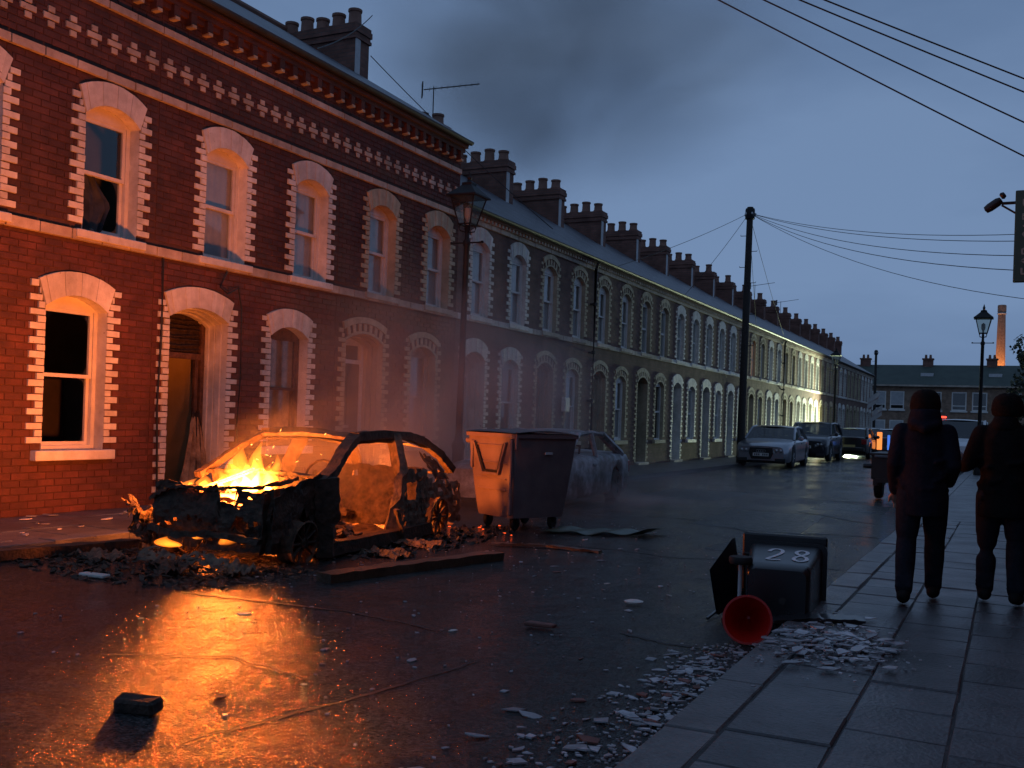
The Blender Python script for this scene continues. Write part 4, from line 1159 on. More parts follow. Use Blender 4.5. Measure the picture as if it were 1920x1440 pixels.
def flat_window(x, z, w, h):
    f = MB(); f.box(x - w, x + w, -.02, .04, z, z + h); f.box(x - w - .1, x + w + .1, -.12, .03, z - .14, z); r_ = f.build('window', M['sash'], eb, fix=False)
    f = MB(); f.box(x - w + .1, x + w - .1, -.035, 0, z + .5, z + h - .1); f.build('pane', M['curtain'] if x < -8 or x > -2 else M['car_glass'], r_, fix=False)
    f = MB(); f.box(x - w + .1, x + w - .1, -.035, 0, z + .12, z + .40); f.build('pane', M['car_glass'], r_, fix=False)
for x in (-13.2, -11.2, -9.6, -6.4, -4.3, -2.6, .15, 2.0):
    flat_window(x, 3.35, .62, 1.7); flat_window(x, .75, .62, 1.6)

tw = empty('factory_chimney', (-3.4, 330, 0)); tw.scale = (.68, .68, 1); tag(tw, 'tall brick factory chimney lit orange from below, beyond the end terrace', 'chimney tower')
m = MB(); m.lathe([(3.1, 0), (2.5, 12), (1.95, 22), (1.65, 33), (1.5, 37), (1.75, 37.3), (1.75, 39.2), (1.45, 39.4), (1.3, 39.4)], n=8); m.build('shaft', M['tower'], tw)
m = MB(); m.lathe([(1.78, 36.6), (1.9, 36.8), (1.78, 37.0)], n=8); m.build('collar_ring', M['lead'], tw)
for (dx, dy) in ((-7, -3), (3.4, -6)):
    ld = bpy.data.lights.new('tower_uplight', 'SPOT'); ld.energy = 15000; ld.color = (1, .42, .12); ld.spot_size = radians(60); ld.shadow_soft_size = .3
    lo = bpy.data.objects.new('tower_uplight', ld); COL.objects.link(lo); lo.parent = tw; lo.location = (dx, dy, 15)
    lo.rotation_euler = Vector((-dx, -dy, 8)).to_track_quat('-Z', 'Y').to_euler()

def flag(y, z, ln, drop, label, red):
    root = empty('wall_flag', (FX, y, z)); tag(root, label, 'flag', 'flags on the last house')
    m = MB(); m.tube([(0, 0, 0), (1.1, 0, .8)], .02, 6); m.build('staff', M['lead'], root)
    rows = []
    for i in range(9):
        t = i / 8; rows.append([(.25 + .8 * t + .04 * sin(k), .06 * sin(k * 1.1 + t * 3), .18 + .58 * t - drop * k / 6) for k in range(7)])
    m = MB(); m.grid(rows); m.mi = 1
    m.build('cloth', [M['flag'], M['flag_red']], root, smooth=True, fix=False)
    q = MB(); q.tube([(.3 + .75 * t, .09 * sin(t * 6) - .02, .15 + .45 * t - drop * .4) for t in (0, .5, 1)], .06, 4, sy=.2); q.build('stripe', M['flag_red'], root)
flag(82.0, 3.6, 1, .8, 'pale flag on a slanting staff, upper of two on the last house', True)
flag(84.5, 2.6, 1, .8, 'pale flag on a slanting staff, lower of two on the last house', False)

def tree(x, y, h, r, label, seed, n=1500):
    rr = random.Random(seed)
    root = empty('tree', (x, y, 0)); tag(root, label, 'tree')
    m = MB(); m.tube([(0, 0, 0), (.05, .03, h * .4), (0, .05, h * .8)], [.16, .11, .04], 8)
    for k in range(7):
        a = rr.uniform(0, 6.28); z = h * rr.uniform(.35, .75); m.tube([(0, 0, z), (r * .6 * cos(a), r * .6 * sin(a), z + .5)], [.05, .015], 5)
    m.build('trunk', M['bark'], root, smooth=True)
    cl = [(rr.uniform(-1, 1) * r * .6, rr.uniform(-1, 1) * r * .6, h * rr.uniform(.35, 1.0), r * rr.uniform(.25, .5)) for _ in range(16)]
    m = MB()
    for i in range(n):
        c = cl[i % 16]; d = Vector((rr.gauss(0, 1), rr.gauss(0, 1), rr.gauss(0, 1))).normalized() * c[3] * rr.uniform(.6, 1.1)
        p = Vector(c[:3]) + d; u = Vector((rr.gauss(0, 1), rr.gauss(0, 1), rr.gauss(0, 1))).normalized() * .13; v = u.cross(d).normalized() * .09
        m.add([p - u, p + v, p + u, p - v], [(0, 1, 2, 3)])
    m.build('crown', M['leaf'], root, fix=False)
tree(0.95, 62.0, 6.6, 1.3, 'dark bushy tree cut by the right edge of the view', 5)
# ================================================================== intact parked vehicles
def lerp_tab(tab, s):
    for (a, b) in zip(tab[:-1], tab[1:]):
        if s <= b[0]:
            t = (s - a[0]) / max(1e-6, b[0] - a[0]); t = max(0, min(1, t))
            return a[1] + (b[1] - a[1]) * t
    return tab[-1][1]

def wheel(parent, x, y, r, w, side, rim='alloy'):
    t = MB(); t.lathe([(r * .62, -w / 2), (r * .9, -w / 2), (r, -w * .32), (r, w * .32), (r * .9, w / 2), (r * .62, w / 2)], (0, 0, 0), 20, 'x')
    root = t.build('wheel', M['rubber'], parent, (x, y, r), smooth=True)
    d = MB(); d.lathe([(r * .66, side * w * .30), (r * .62, side * w * .46), (r * .56, side * w * .40), (r * .54, side * w * .1), (0, side * w * .1)], (0, 0, 0), 20, 'x')
    d.build('rim', M[rim], root, smooth=True)
    for k in range(5):
        a = 2 * pi * k / 5
        s = MB(); s.tube([(side * w * .32, .03 * cos(a), .03 * sin(a)), (side * w * .42, r * .58 * cos(a), r * .58 * sin(a))], [.05, .035], 5, sy=.6)
        s.build('spoke', M[rim], root)
    return root

def car(name, label, loc, heading, paint, P, cat='car', rim='alloy', rear_plate=True, group='cars parked along the terrace', lamps=True, boot=True):
    """front of the car at local -y; P holds the profile tables along s (0 front .. L rear)"""
    L, W = P['L'], P['W']
    root = empty(name, loc, heading); tag(root, label, cat, group)
    R = P.get('R', .31); fw, rw = P['fw'], P['rw']
    hw_t, top_t = P['hw'], P['top']
    st = sorted(set([L * i / 30 for i in range(31)] + [fw + R * 1.22 * cos(a) for a in [pi * i / 10 for i in range(11)]] + [rw + R * 1.22 * cos(a) for a in [pi * i / 10 for i in range(11)]]))
    b = MB(); rows = []
    for s in st:
        hw = lerp_tab(hw_t, s) * W / 2; zt = lerp_tab(top_t, s); zb = lerp_tab(P['bot'], s)
        for c in (fw, rw):
            if abs(s - c) < R * 1.22: zb = max(zb, R + sqrt(max(0, (R * 1.22) ** 2 - (s - c) ** 2)))
        zm = zb + (zt - zb) * .55
        sec = [(hw * .93, zb), (hw * .99, min(zb + .06, zm)), (hw, zm), (hw * .985, zt - .10 if zt - .1 > zm else zm + .01), (hw * .93, zt - .02), (hw * .80, zt + .015), (hw * .4, zt + .03), (0, zt + .035)]
        row = [(x, s, z) for x, z in sec] + [(-x, s, z) for x, z in reversed(sec[:-1])]
        rows.append(row)
    b.grid(rows)
    n = len(rows[0])
    b.add(rows[0], [tuple(range(n))]); b.add(rows[-1], [tuple(range(n - 1, -1, -1))])
    body = b.build('body', M[paint], root, smooth=50)
    # greenhouse
    s1, s2, s3, s4 = P['gh']; zr = P['roof']; hb = W / 2 * .90; hr = W / 2 * P.get('rn', .70)
    zb1, zb4 = lerp_tab(top_t, s1) + .0, lerp_tab(top_t, s4) + .0
    rf = MB(); rows = []
    for i in range(9):
        t = i / 8; s = s2 + (s3 - s2) * t
        zz = zr - .05 * (2 * t - 1) ** 2
        rows.append([(hr * u, s + .05 * (1 - abs(u)) * (-1 if t < .5 else 1) * abs(2 * t - 1), zz - .045 * u * u) for u in (-1.04, -.98, -.6, -.2, .2, .6, .98, 1.04)])
    rf.grid(rows); rf.grid([[(p[0] * .98, p[1], p[2] - .035) for p in r] for r in rows])
    rf.build('roof', M[paint], root, smooth=True, fix=False)
    zc2, zc3 = zr - .095, zr - .095
    mid = P.get('B', (s2 + s3) / 2)
    zbm = lerp_tab(top_t, mid)
    pt = P.get('pt', 1.0)
    for s in (-1, 1):
        for (pts, rr_) in (([(s * hb, s1 + .02, zb1 - .02), (s * hr * 1.03, s2, zc2)], .045), ([(s * hr * 1.03, s2, zc2), (s * hr * 1.04, (s2 + s3) / 2, zr - .05), (s * hr * 1.03, s3, zc3)], .04),
                           ([(s * hr * 1.03, s3, zc3), (s * hb * .97, s4, zb4 - .02)], .075), ([(s * hb * 1.03, mid, zbm - .03), (s * hr * 1.04, mid, zr - .055)], .045)):
            pil = MB(); pil.tube(pts, rr_ * pt, 6); pil.build('pillar', M[paint], root, smooth=True)
    def pane(nm, q, inset=0.0):
        m = MB(); m.quad(*q); m.build(nm, M['car_glass'], root, fix=False)
    pane('windscreen', ((-hb, s1, zb1), (hb, s1, zb1), (hr, s2, zc2 + .02), (-hr, s2, zc2 + .02)))
    pane('rear_window', ((-hb * .95, s4, zb4), (hb * .95, s4, zb4), (hr, s3, zc3 + .02), (-hr, s3, zc3 + .02)))
    for s in (-1, 1):
        zm_ = lerp_tab(top_t, mid)
        pane('side_window', ((s * hb * 1.01, s1 + .06, zb1), (s * hb * 1.03, mid, zm_), (s * hr * 1.03, mid, zr - .06), (s * hr * 1.03, s2, zc2)))
        pane('side_window', ((s * hb * 1.03, mid, zm_), (s * hb * .99, s4, zb4), (s * hr * 1.03, s3, zc3), (s * hr * 1.03, mid, zr - .06)))
        m = MB(); m.lathe([(0, -.06), (.075, -.05), (.09, 0), (.075, .05), (0, .06)], (s * (W / 2 + .09), s1 + .38, zb1 + .06), 10, 'y'); m.box(*sorted((s * (W / 2 - .04), s * (W / 2 + .06))), s1 + .34, s1 + .40, zb1 + .0, zb1 + .04)
        m.build('mirror', M[paint], root, smooth=True)
        m = MB(); m.box(*sorted((s * (W / 2 * .985), s * (W / 2 * 1.02))), mid - .28, mid - .10, zm_ - .16, zm_ - .13); m.build('door_handle', M[paint], root)
        wheel(root, s * (W / 2 - .11), fw, R, .2, s, rim); wheel(root, s * (W / 2 - .11), rw, R, .2, s, rim)
    it = MB(); it.box(-hb * .9, hb * .9, s1 + .3, s4 - .2, .3, zb1 - .12)
    for x in (-.38, .38):
        it.box(x - .24, x + .24, mid - .1, mid + .08, zb1 - .2, zb1 + .12); it.box(x - .12, x + .12, mid - .08, mid + .04, zb1 + .16, zb1 + .34)
    it.build('interior', M['black_trim'], root, fix=False)
    un = MB(); un.box(-W / 2 * .8, W / 2 * .8, .3, L - .3, .16, .34); un.build('underbody', M['black_trim'], root, fix=False)
    # nose
    zf = lerp_tab(top_t, 0); hwf = lerp_tab(hw_t, 0) * W / 2
    if P.get('grille'):
        g0, g1, gw = P['grille']
        m = MB(); m.prism([(-gw * .78, g0), (gw * .78, g0), (gw, g0 + (g1 - g0) * .5), (gw * .92, g1), (-gw * .92, g1), (-gw, g0 + (g1 - g0) * .5)], -.03, .02, 'y'); gr = m.build('grille', M['black_trim'], root)
        for k in range(7):
            z = g0 + (g1 - g0) * (k + .7) / 8.2
            m = MB(); m.box(-gw * .82, gw * .82, -.042, -.03, z - .007, z + .004); m.build('grille_bar', M['gutter'], gr, fix=False)
        for k in range(4):   # ring emblem on the grille
            m = MB(); m.tube([(-.105 + .07 * k + .045 * cos(2 * pi * i / 14), -.05, g1 - .11 + .045 * sin(2 * pi * i / 14)) for i in range(15)], .006, 5); m.build('emblem_ring', M['alloy'], gr)
        m = MB(); m.box(-.26, .26, -.052, -.04, g0 + .10, g0 + .205); pl = m.build('number_plate', M['plate'], root, fix=False)
        m = MB()
        for k in range(7):
            if k == 3: continue
            x = -.21 + .066 * k; m.box(x, x + .04, -.055, -.052, g0 + .12, g0 + .185)
        m.build('plate_characters', M['gutter'], pl, fix=False)
        for s in (-1, 1):
            m = MB(); m.box(*sorted((s * .45, s * .80)), -.012, .05, .22, .34); m.build('air_intake', M['black_trim'], root, bevel=.015)
    for s in (-1, 1):
        m = MB(); m.add([(s * (hwf - .34), -.015, zf - .19), (s * (hwf + .02), .03, zf - .17), (s * (hwf + .07), .22, zf - .06), (s * (hwf - .05), .10, zf - .02), (s * (hwf - .36), .005, zf - .05),
                         (s * (hwf - .34), .15, zf - .19), (s * (hwf - .02), .2, zf - .17), (s * (hwf + .02), .3, zf - .08), (s * (hwf - .1), .22, zf - .05), (s * (hwf - .36), .18, zf - .06)],
                        [(0, 1, 2, 3, 4), (0, 5, 6, 1), (1, 6, 7, 2), (2, 7, 8, 3), (3, 8, 9, 4), (4, 9, 5, 0)])
        hl = m.build('headlight', M['lens'], root)
        for xx in (-.24, -.1):
            m = MB(); m.lathe([(.055, 0), (.06, -.02), (.03, -.035), (0, -.035)], (s * (hwf + xx), -.002, zf - .115), 10, 'y'); m.build('reflector', M['alloy'], hl, smooth=True)
    # tail
    zt_ = lerp_tab(top_t, L); hwr = lerp_tab(hw_t, L) * W / 2
    for s in (-1, 1):
        m = MB(); m.box(*sorted((s * (hwr - .22), s * (hwr + .015))), L - .12, L + .02, zt_ - .28, zt_ - .04); m.build('tail_light', M['red_lens'], root, bevel=.02)
    if rear_plate:
        m = MB(); m.box(-.26, .26, L + .01, L + .025, zt_ - .42, zt_ - .31); m.build('number_plate', M['plate_y'], root, fix=False)
    m = MB(); m.box(-hwr * .9, hwr * .9, L - .05, L + .03, lerp_tab(P['bot'], L), lerp_tab(P['bot'], L) + .2); m.build('rear_bumper', M[paint], root, bevel=.03)
    return root

SEDAN = dict(L=4.9, W=1.85, fw=.95, rw=3.79, R=.33, roof=1.45, gh=(1.40, 2.15, 3.35, 4.2), B=2.75, rn=.76,
             hw=[(0, .80), (.12, .90), (.5, .985), (1.2, 1.0), (3.8, 1.0), (4.5, .96), (4.8, .90), (4.9, .84)],
             top=[(0, .70), (.10, .76), (.5, .84), (1.45, .95), (2.5, .96), (4.1, 1.0), (4.7, .98), (4.9, .92)],
             bot=[(0, .26), (.2, .20), (4.6, .22), (4.9, .32)], grille=(.30, .68, .40))
HATCH = dict(L=4.05, W=1.75, fw=.80, rw=3.32, R=.31, roof=1.47, gh=(1.05, 1.75, 3.45, 3.92), B=2.3, rn=.74,
             hw=[(0, .80), (.12, .90), (.5, .98), (1.2, 1.0), (3.2, 1.0), (3.8, .95), (4.05, .86)],
             top=[(0, .72), (.15, .80), (.5, .88), (1.05, .96), (2.3, .98), (3.9, 1.02), (4.05, .96)],
             bot=[(0, .26), (.2, .20), (3.8, .24), (4.05, .34)])
SUV = dict(L=4.4, W=1.85, fw=.85, rw=3.55, R=.35, roof=1.66, gh=(1.15, 1.8, 3.75, 4.25), B=2.45, rn=.76,
           hw=[(0, .82), (.12, .92), (.5, .99), (1.2, 1.0), (3.5, 1.0), (4.1, .96), (4.4, .9)],
           top=[(0, .82), (.15, .92), (.5, 1.0), (1.15, 1.08), (2.3, 1.1), (4.2, 1.14), (4.4, 1.06)],
           bot=[(0, .32), (.2, .27), (4.1, .3), (4.4, .4)])
VAN = dict(L=4.9, W=1.95, fw=.85, rw=3.85, R=.34, roof=1.92, gh=(.75, 1.5, 4.5, 4.85), B=1.9, rn=.86,
           hw=[(0, .80), (.15, .92), (.5, .99), (1.2, 1.0), (4.5, 1.0), (4.9, .95)],
           top=[(0, .88), (.15, .98), (.75, 1.16), (2.3, 1.18), (4.8, 1.2), (4.9, 1.18)],
           bot=[(0, .32), (.2, .26), (4.6, .3), (4.9, .38)])
car('parked_car', 'silver saloon car parked facing the camera beside the telegraph pole', (-7.42, 33.6, 0.02), 0.03, 'silver', SEDAN)
car('parked_car', 'dark blue hatchback parked directly behind the silver saloon', (-7.55, 42.2, 0.02), 0.0, 'dark_paint', dict(SUV, grille=(.45, .72, .4)))
car('parked_car', 'black hatchback seen from behind, parked past the dark blue car', (-6.75, 53.2, 0.02), pi, 'black_paint', HATCH)
car('parked_car', 'grey hatchback half hidden beyond the black hatchback', (-6.6, 58.3, 0.02), 0.0, 'grey_paint', HATCH)
emv = car('emergency_vehicle', 'dark car with glowing orange and blue panels left of the walking person', (-5.35, 56.0, 0.02), pi + .05, 'dark_paint', HATCH, group='vehicles at the far end of the road')
m = MB(); m.box(.46, .70, 4.06, 4.10, .42, 1.28); m.xf(Matrix.Scale(1, 4)); m.build('orange_panel', emit('orange_panel_light', (1, .28, .06), 1.3), emv, bevel=.03)
m = MB(); m.box(.10, .22, 4.06, 4.10, .42, 1.15); m.build('blue_panel', emit('blue_panel_light', (.08, .25, 1), .8), emv, bevel=.03)
van = car('white_van', 'white van seen between the two walking people', (-1.75, 39.6, 0.02), 0.0, 'white_paint', VAN, cat='van', group='vehicles at the far end of the road')
m = MB(); m.box(-.75, -.45, 1.7, 1.9, 1.93, 2.0); m.build('red_beacon', emit('red_beacon_light', (1, .06, .03), 3.0), van, bevel=.02)
# car with its headlights on, lighting the far house fronts
hl = car('car_with_headlights', 'far car with lit headlights shining along the terrace wall', (-8.15, 62.5, 0.06), -radians(7), 'grey_paint', HATCH, group='vehicles at the far end of the road')
HL_ON = emit('headlight_on', (1.0, 0.95, 0.55), 10)
for s in (-1, 1):
    m = MB(); m.lathe([(.0, -.05), (.07, -.05), (.08, -.02), (0, 0)], (s * .52, -.0, .62), 12, 'y'); m.build('lit_headlamp', HL_ON, hl, smooth=True)
    ld = bpy.data.lights.new('headlamp_beam', 'SPOT'); ld.energy = 3700; ld.color = (0.85, 1.0, 0.66); ld.spot_size = radians(165); ld.spot_blend = .8; ld.shadow_soft_size = .08
    lo = bpy.data.objects.new('headlamp_beam', ld); COL.objects.link(lo); lo.parent = hl; lo.location = (s * .52, -.12, .62); lo.rotation_euler = (radians(96), 0, pi)

# low dark trailer by the right kerb
tr = empty('road_trailer', (-1.98, 21.2, 0.02)); tag(tr, 'low dark box trailer on the road beyond the walking person', 'trailer')
m = MB(); m.box(-.5, .5, 0, 1.7, .42, .92); m.build('box', M['black_trim'], tr, bevel=.015)
m = MB(); m.box(-.54, .54, -.04, 1.74, .90, .95); m.build('rim', M['black_trim'], tr, bevel=.01)
for x in (-.3, .1):
    m = MB(); m.box(x - .14, x + .14, -.055, -.035, .86, .91); m.build('lamp_lens', M['lens'], tr, bevel=.01)
m = MB(); m.tube([(-.66, .1, .68), (-.5, .1, .68)], .05, 8); m.build('marker_arm', M['black_trim'], tr)
for s in (-1, 1):
    wheel(tr, s * .42, .75, .27, .16, s, 'gutter')
    m = MB(); m.tube([(s * .42, .75 + .33 * cos(a), .27 + .33 * sin(a)) for a in [pi * i / 8 for i in range(9)]], .09, 4, sy=.15); m.build('mudguard', M['black_trim'], tr)
m = MB(); m.box(-.42, .42, -.02, .06, .36, .44); m.lathe([(.03, 0), (.035, -.02), (0, -.03)], (.05, -.02, .40), 8, 'y'); m.build('rear_bar', M['black_trim'], tr)
m = MB(); m.lathe([(.03, 0), (.035, -.02), (0, -.03)], (-.05, -.05, .46), 8, 'y'); m.build('reflector', M['lens'], tr, smooth=True)
m = MB(); m.tube([(0, 1.7, .42), (0, 2.5, .4)], .04, 6); m.build('drawbar', M['black_trim'], tr)
# ================================================================== burning car
RB = random.Random(21)
BC = empty('burning_car', (-6.5, 6.9, 0), radians(5))
tag(BC, 'burnt-out car shell with flames in its engine bay, doors and glass gone', 'car')

def subdiv_beam(mb, pts, w, h, n=6, jit=.006):
    """rectangular beam along a polyline with many small cross-sections so it can be knocked out of shape"""
    P = []
    pts = [Vector(p) for p in pts]
    for a, b in zip(pts[:-1], pts[1:]):
        for k in range(n): P.append(a.lerp(b, k / n))
    P.append(pts[-1])
    vs = []
    for i, p in enumerate(P):
        d = (P[min(i + 1, len(P) - 1)] - P[max(0, i - 1)]).normalized()
        s = d.cross(Vector((0, 0, 1)))
        if s.length < .05: s = Vector((1, 0, 0))
        s.normalize(); u = s.cross(d).normalized()
        for (a, b) in ((-1, -1), (1, -1), (1, 1), (-1, 1)):
            vs.append(p + s * (a * w / 2) + u * (b * h / 2) + Vector([RB.uniform(-jit, jit) for _ in range(3)]))
    fs = [(i * 4 + k, i * 4 + (k + 1) % 4, i * 4 + 4 + (k + 1) % 4, i * 4 + 4 + k) for i in range(len(P) - 1) for k in range(4)]
    fs += [(3, 2, 1, 0), tuple(len(vs) - 4 + k for k in range(4))]
    return mb.add(vs, fs)

def ragged(mb, f, nu, nv, hole=.0, edge=.25, jit=.012, thick=.006, seed=0, keep=None):
    """sheet metal patch f(u,v) with ragged edges, buckles and burnt-through holes"""
    rr = random.Random(seed)
    G = [[Vector(f(i / nu, j / nv)) + Vector([rr.uniform(-jit, jit) for _ in range(3)]) for j in range(nv + 1)] for i in range(nu + 1)]
    for i in range(nu):
        for j in range(nv):
            e = i in (0, nu - 1) or j in (0, nv - 1)
            if rr.random() < (edge if e else hole): continue
            if keep and not keep((i + .5) / nu, (j + .5) / nv): continue
            q = [G[i][j], G[i + 1][j], G[i + 1][j + 1], G[i][j + 1]]
            nrm = (q[1] - q[0]).cross(q[2] - q[0]).normalized() * thick
            mb.add(q + [p - nrm for p in q], [(0, 1, 2, 3), (7, 6, 5, 4), (0, 4, 5, 1), (1, 5, 6, 2), (2, 6, 7, 3), (3, 7, 4, 0)])
    return mb

# roof skin with its headers
rows = []
for i in range(11):
    s = 1.56 + 1.74 * i / 10
    z = 1.215 - .02 * ((i - 3) / 5) ** 2 - (.05 * max(0, i - 7) / 3)
    rows.append([(t, s, z - .035 * abs(t / .54) ** 2.5 + RB.uniform(-.006, .006)) for t in [-.60 + 1.20 * k / 10 for k in range(11)]])
m = MB(); m.grid(rows); m.grid([[(p[0], p[1], p[2] - .055) for p in r] for r in rows])
m.build('roof', M['soot'], BC, smooth=True, fix=False)
for s_, nm in ((1.60, 'front_header'), (3.26, 'rear_header')):
    m = MB(); subdiv_beam(m, [(-.55, s_, 1.165), (0, s_ - .02, 1.195), (.55, s_, 1.165)], .06, .035); m.build(nm, M['ash'], BC, smooth=True)
for sd in (-1, 1):
    m = MB(); subdiv_beam(m, [(sd * .72, .78, .76), (sd * .70, 1.0, .86), (sd * .62, 1.35, 1.06), (sd * .55, 1.66, 1.175)], .12 if sd > 0 else .08, .085 if sd > 0 else .06); m.build('front_pillar', M['soot'], BC, smooth=True)
    m = MB(); subdiv_beam(m, [(sd * .55, 1.66, 1.185), (sd * .57, 2.2, 1.21), (sd * .57, 2.8, 1.185), (sd * .55, 3.25, 1.11), (sd * .60, 3.62, .95), (sd * .66, 3.84, .76)], .10, .09); m.build('roof_rail', M['soot'], BC, smooth=True)
    m = MB(); subdiv_beam(m, [(sd * .70, 2.24, .10), (sd * .755, 2.28, .45), (sd * .74, 2.36, .78), (sd * .58, 2.45, 1.19)], .09, .16); m.build('centre_pillar', M['ash'], BC, smooth=True)
    m = MB(); subdiv_beam(m, [(sd * .76, .82, .12), (sd * .77, 2.0, .12), (sd * .76, 3.0, .13)], .12, .13, 8); m.build('sill', M['soot'], BC, smooth=True)
    m = MB(); subdiv_beam(m, [(sd * .74, .86, .06), (sd * .75, .84, .40), (sd * .73, .82, .80 if sd > 0 else .56)], .16 if sd > 0 else .08, .24 if sd > 0 else .12, 8, .01); m.build('hinge_panel', M['soot'], BC, smooth=True)
    # rear quarter with wheel arch
    m = MB()
    ragged(m, lambda u, v: (sd * (.76 - .10 * max(0, v - .6) - .05 * max(0, u - .7)), 2.86 + 1.10 * u, .14 + (.58 - .10 * u) * v), 16, 12, .05, .22, .016, seed=5 + sd,
           keep=lambda u, v: ((u - .36) / .34) ** 2 + ((v + .05) / .62) ** 2 > 1)
    m.build('rear_quarter', M['ash'], BC, smooth=True)
    # what is left of the wing
    m = MB()
    ragged(m, lambda u, v: (sd * (.73 + .03 * sin(u * 6)), .0 + .84 * u, .26 + ((.46 + .12 * u) if sd > 0 else .22) * v), 12, 8, .0 if sd > 0 else .08, .12 if sd > 0 else .35, .016, seed=15 + sd, keep=lambda u, v: ((u - .55) / .40) ** 2 + ((v + .25) / .70) ** 2 > 1)
    m.build('front_wing', M['soot'], BC, smooth=True)
    m = MB(); ragged(m, lambda u, v: (sd * .60, .02 + .90 * u, .14 + (.56 + .08 * u if sd > 0 else .32) * v), 9, 6, .0 if sd > 0 else .1, .04 if sd > 0 else .2, .016, seed=30 + sd); m.build('inner_wing', M['soot'], BC, smooth=True)
for sd in (-1, 1):
    m = MB(); ragged(m, lambda u, v: (sd * (.68 - .10 * v), 3.36 + .42 * u - .26 * v, .66 + .34 * v * (1 - .25 * u)), 8, 7, .04, .25, .014, seed=52 + sd); m.build('rear_pillar', M['soot'], BC, smooth=True)
# rear door on the road side, burnt through; its window hole open
m = MB(); ragged(m, lambda u, v: (.765 - .03 * v, 2.40 + .60 * u, .16 + .66 * v), 14, 14, .04, .12, .016, seed=41, keep=lambda u, v: not (.15 < u < .55 and .52 < v < .80)); m.build('rear_door', M['ash'], BC, smooth=True)
m = MB(); subdiv_beam(m, [(.80, 2.30, .0), (.86, 2.18, .22), (.83, 2.10, .42)], .05, .04, 6, .008); m.build('door_strut', M['ash'], BC, smooth=True)
# firewall, dash bar, floor, tail
m = MB(); ragged(m, lambda u, v: (-.66 + 1.32 * u, .92 + .02 * sin(u * 9), .12 + .66 * v), 16, 9, .06, .12, .018, seed=44); m.build('bulkhead', M['soot'], BC, smooth=True)
m = MB(); subdiv_beam(m, [(-.68, 1.06, .76), (0, 1.10, .80), (.68, 1.06, .76)], .05, .05, 8, .008); m.build('dash_bar', M['ash'], BC, smooth=True)
m = MB(); subdiv_beam(m, [(-.70, .90, .80), (0, .84, .83), (.70, .90, .80)], .10, .03, 8, .01); m.build('scuttle', M['soot'], BC, smooth=True)
m = MB(); ragged(m, lambda u, v: (-.74 + 1.48 * u, .9 + 2.9 * v, .10 + .03 * sin(v * 14) * sin(u * 9)), 16, 26, .0, .05, .02, seed=47); m.build('floor_pan', M['ash'], BC, smooth=True)
m = MB(); ragged(m, lambda u, v: (-.62 + 1.24 * u, 3.93 - .06 * v, .16 + .30 * v), 14, 6, .10, .3, .02, seed=48); m.build('tail_panel', M['soot'], BC, smooth=True)
m = MB(); subdiv_beam(m, [(-.62, 3.86, .74), (0, 3.9, .70), (.62, 3.86, .74)], .05, .03, 8, .012); m.build('parcel_shelf', M['soot'], BC, smooth=True)
m = MB(); ragged(m, lambda u, v: (-.66 + 1.32 * u, 2.98 + .10 * v + .02 * sin(u * 9), .12 + .70 * v), 18, 10, .02, .12, .014, seed=57); m.build('rear_light_blocker', M['ash'], BC, smooth=True)  # added upright sheet that keeps the rear fire light off the road
# seat frames, a heap of springs and ash
for x in (-.36, .36):
    for s_ in ((1.75, 2.75) if x < 0 else ()):
        m = MB()
        for k in range(5): m.tube([(x - .2, s_ + .1 * k, .30 + .02 * sin(k)), (x + .2, s_ + .1 * k, .30 + .02 * cos(k))], .012, 5)
        m.tube([(x - .22, s_, .28), (x - .22, s_ + .48, .30), (x - .20, s_ + .62, .80), (x + .20, s_ + .62, .80), (x + .22, s_ + .48, .30), (x + .22, s_, .28), (x - .22, s_, .28)], .018, 6)
        for k in range(4): m.tube([(x - .2, s_ + .5 + .03 * k, .40 + .1 * k), (x + .2, s_ + .5 + .03 * k, .40 + .1 * k)], .009, 4)
        m.jitter(.03, RB); m.xf(Matrix.Translation((x, s_, .2)) @ Euler((RB.uniform(-.15, .35), RB.uniform(-.15, .15), RB.uniform(-.2, .2))).to_matrix().to_4x4() @ Matrix.Scale(.8, 4) @ Matrix.Translation((-x, -s_, -.2))); m.build('seat_frame', M['ash'], BC)
m = MB(); m.tube([(.36 + .17 * cos(a), 1.32 + .06 * sin(a), .78 + .16 * sin(a)) for a in [2 * pi * i / 16 for i in range(17)]], .013, 6); m.tube([(.36, 1.10, .62), (.36, 1.33, .78)], .02, 6); m.build('steering_wheel', M['soot'], BC)
def heap(name, mk, cx, cy, r, h, n, seed, parent, size=.09):
    rr = random.Random(seed); mb = MB()
    for _ in range(n):
        a = rr.uniform(0, 6.28); q = sqrt(rr.random()) * r; z = h * (1 - q / r) * rr.random()
        p = Vector((cx + q * cos(a), cy + q * sin(a), z + .01))
        E_ = Euler((rr.uniform(-.7, .7), rr.uniform(-.7, .7), rr.uniform(0, 6.28))).to_matrix()
        sx, sy, sz = rr.uniform(.3, 1.3) * size, rr.uniform(.3, 1) * size, rr.uniform(.03, .22) * size
        c = [Vector((x * sx, y * sy, z_ * sz)) + Vector([rr.uniform(-.2, .2) * size * .4 for _ in range(3)]) for x in (-1, 1) for y in (-1, 1) for z_ in (-1, 1)]
        mb.add([p + E_ @ v for v in c], [(0, 1, 3, 2), (4, 6, 7, 5), (0, 4, 5, 1), (2, 3, 7, 6), (0, 2, 6, 4), (1, 5, 7, 3)])
    return mb.build(name, M[mk], parent)
tag(heap('cabin_ash', 'ash', .25, 1.55, .60, .46, 620, 3, BC, .045), kind='stuff')
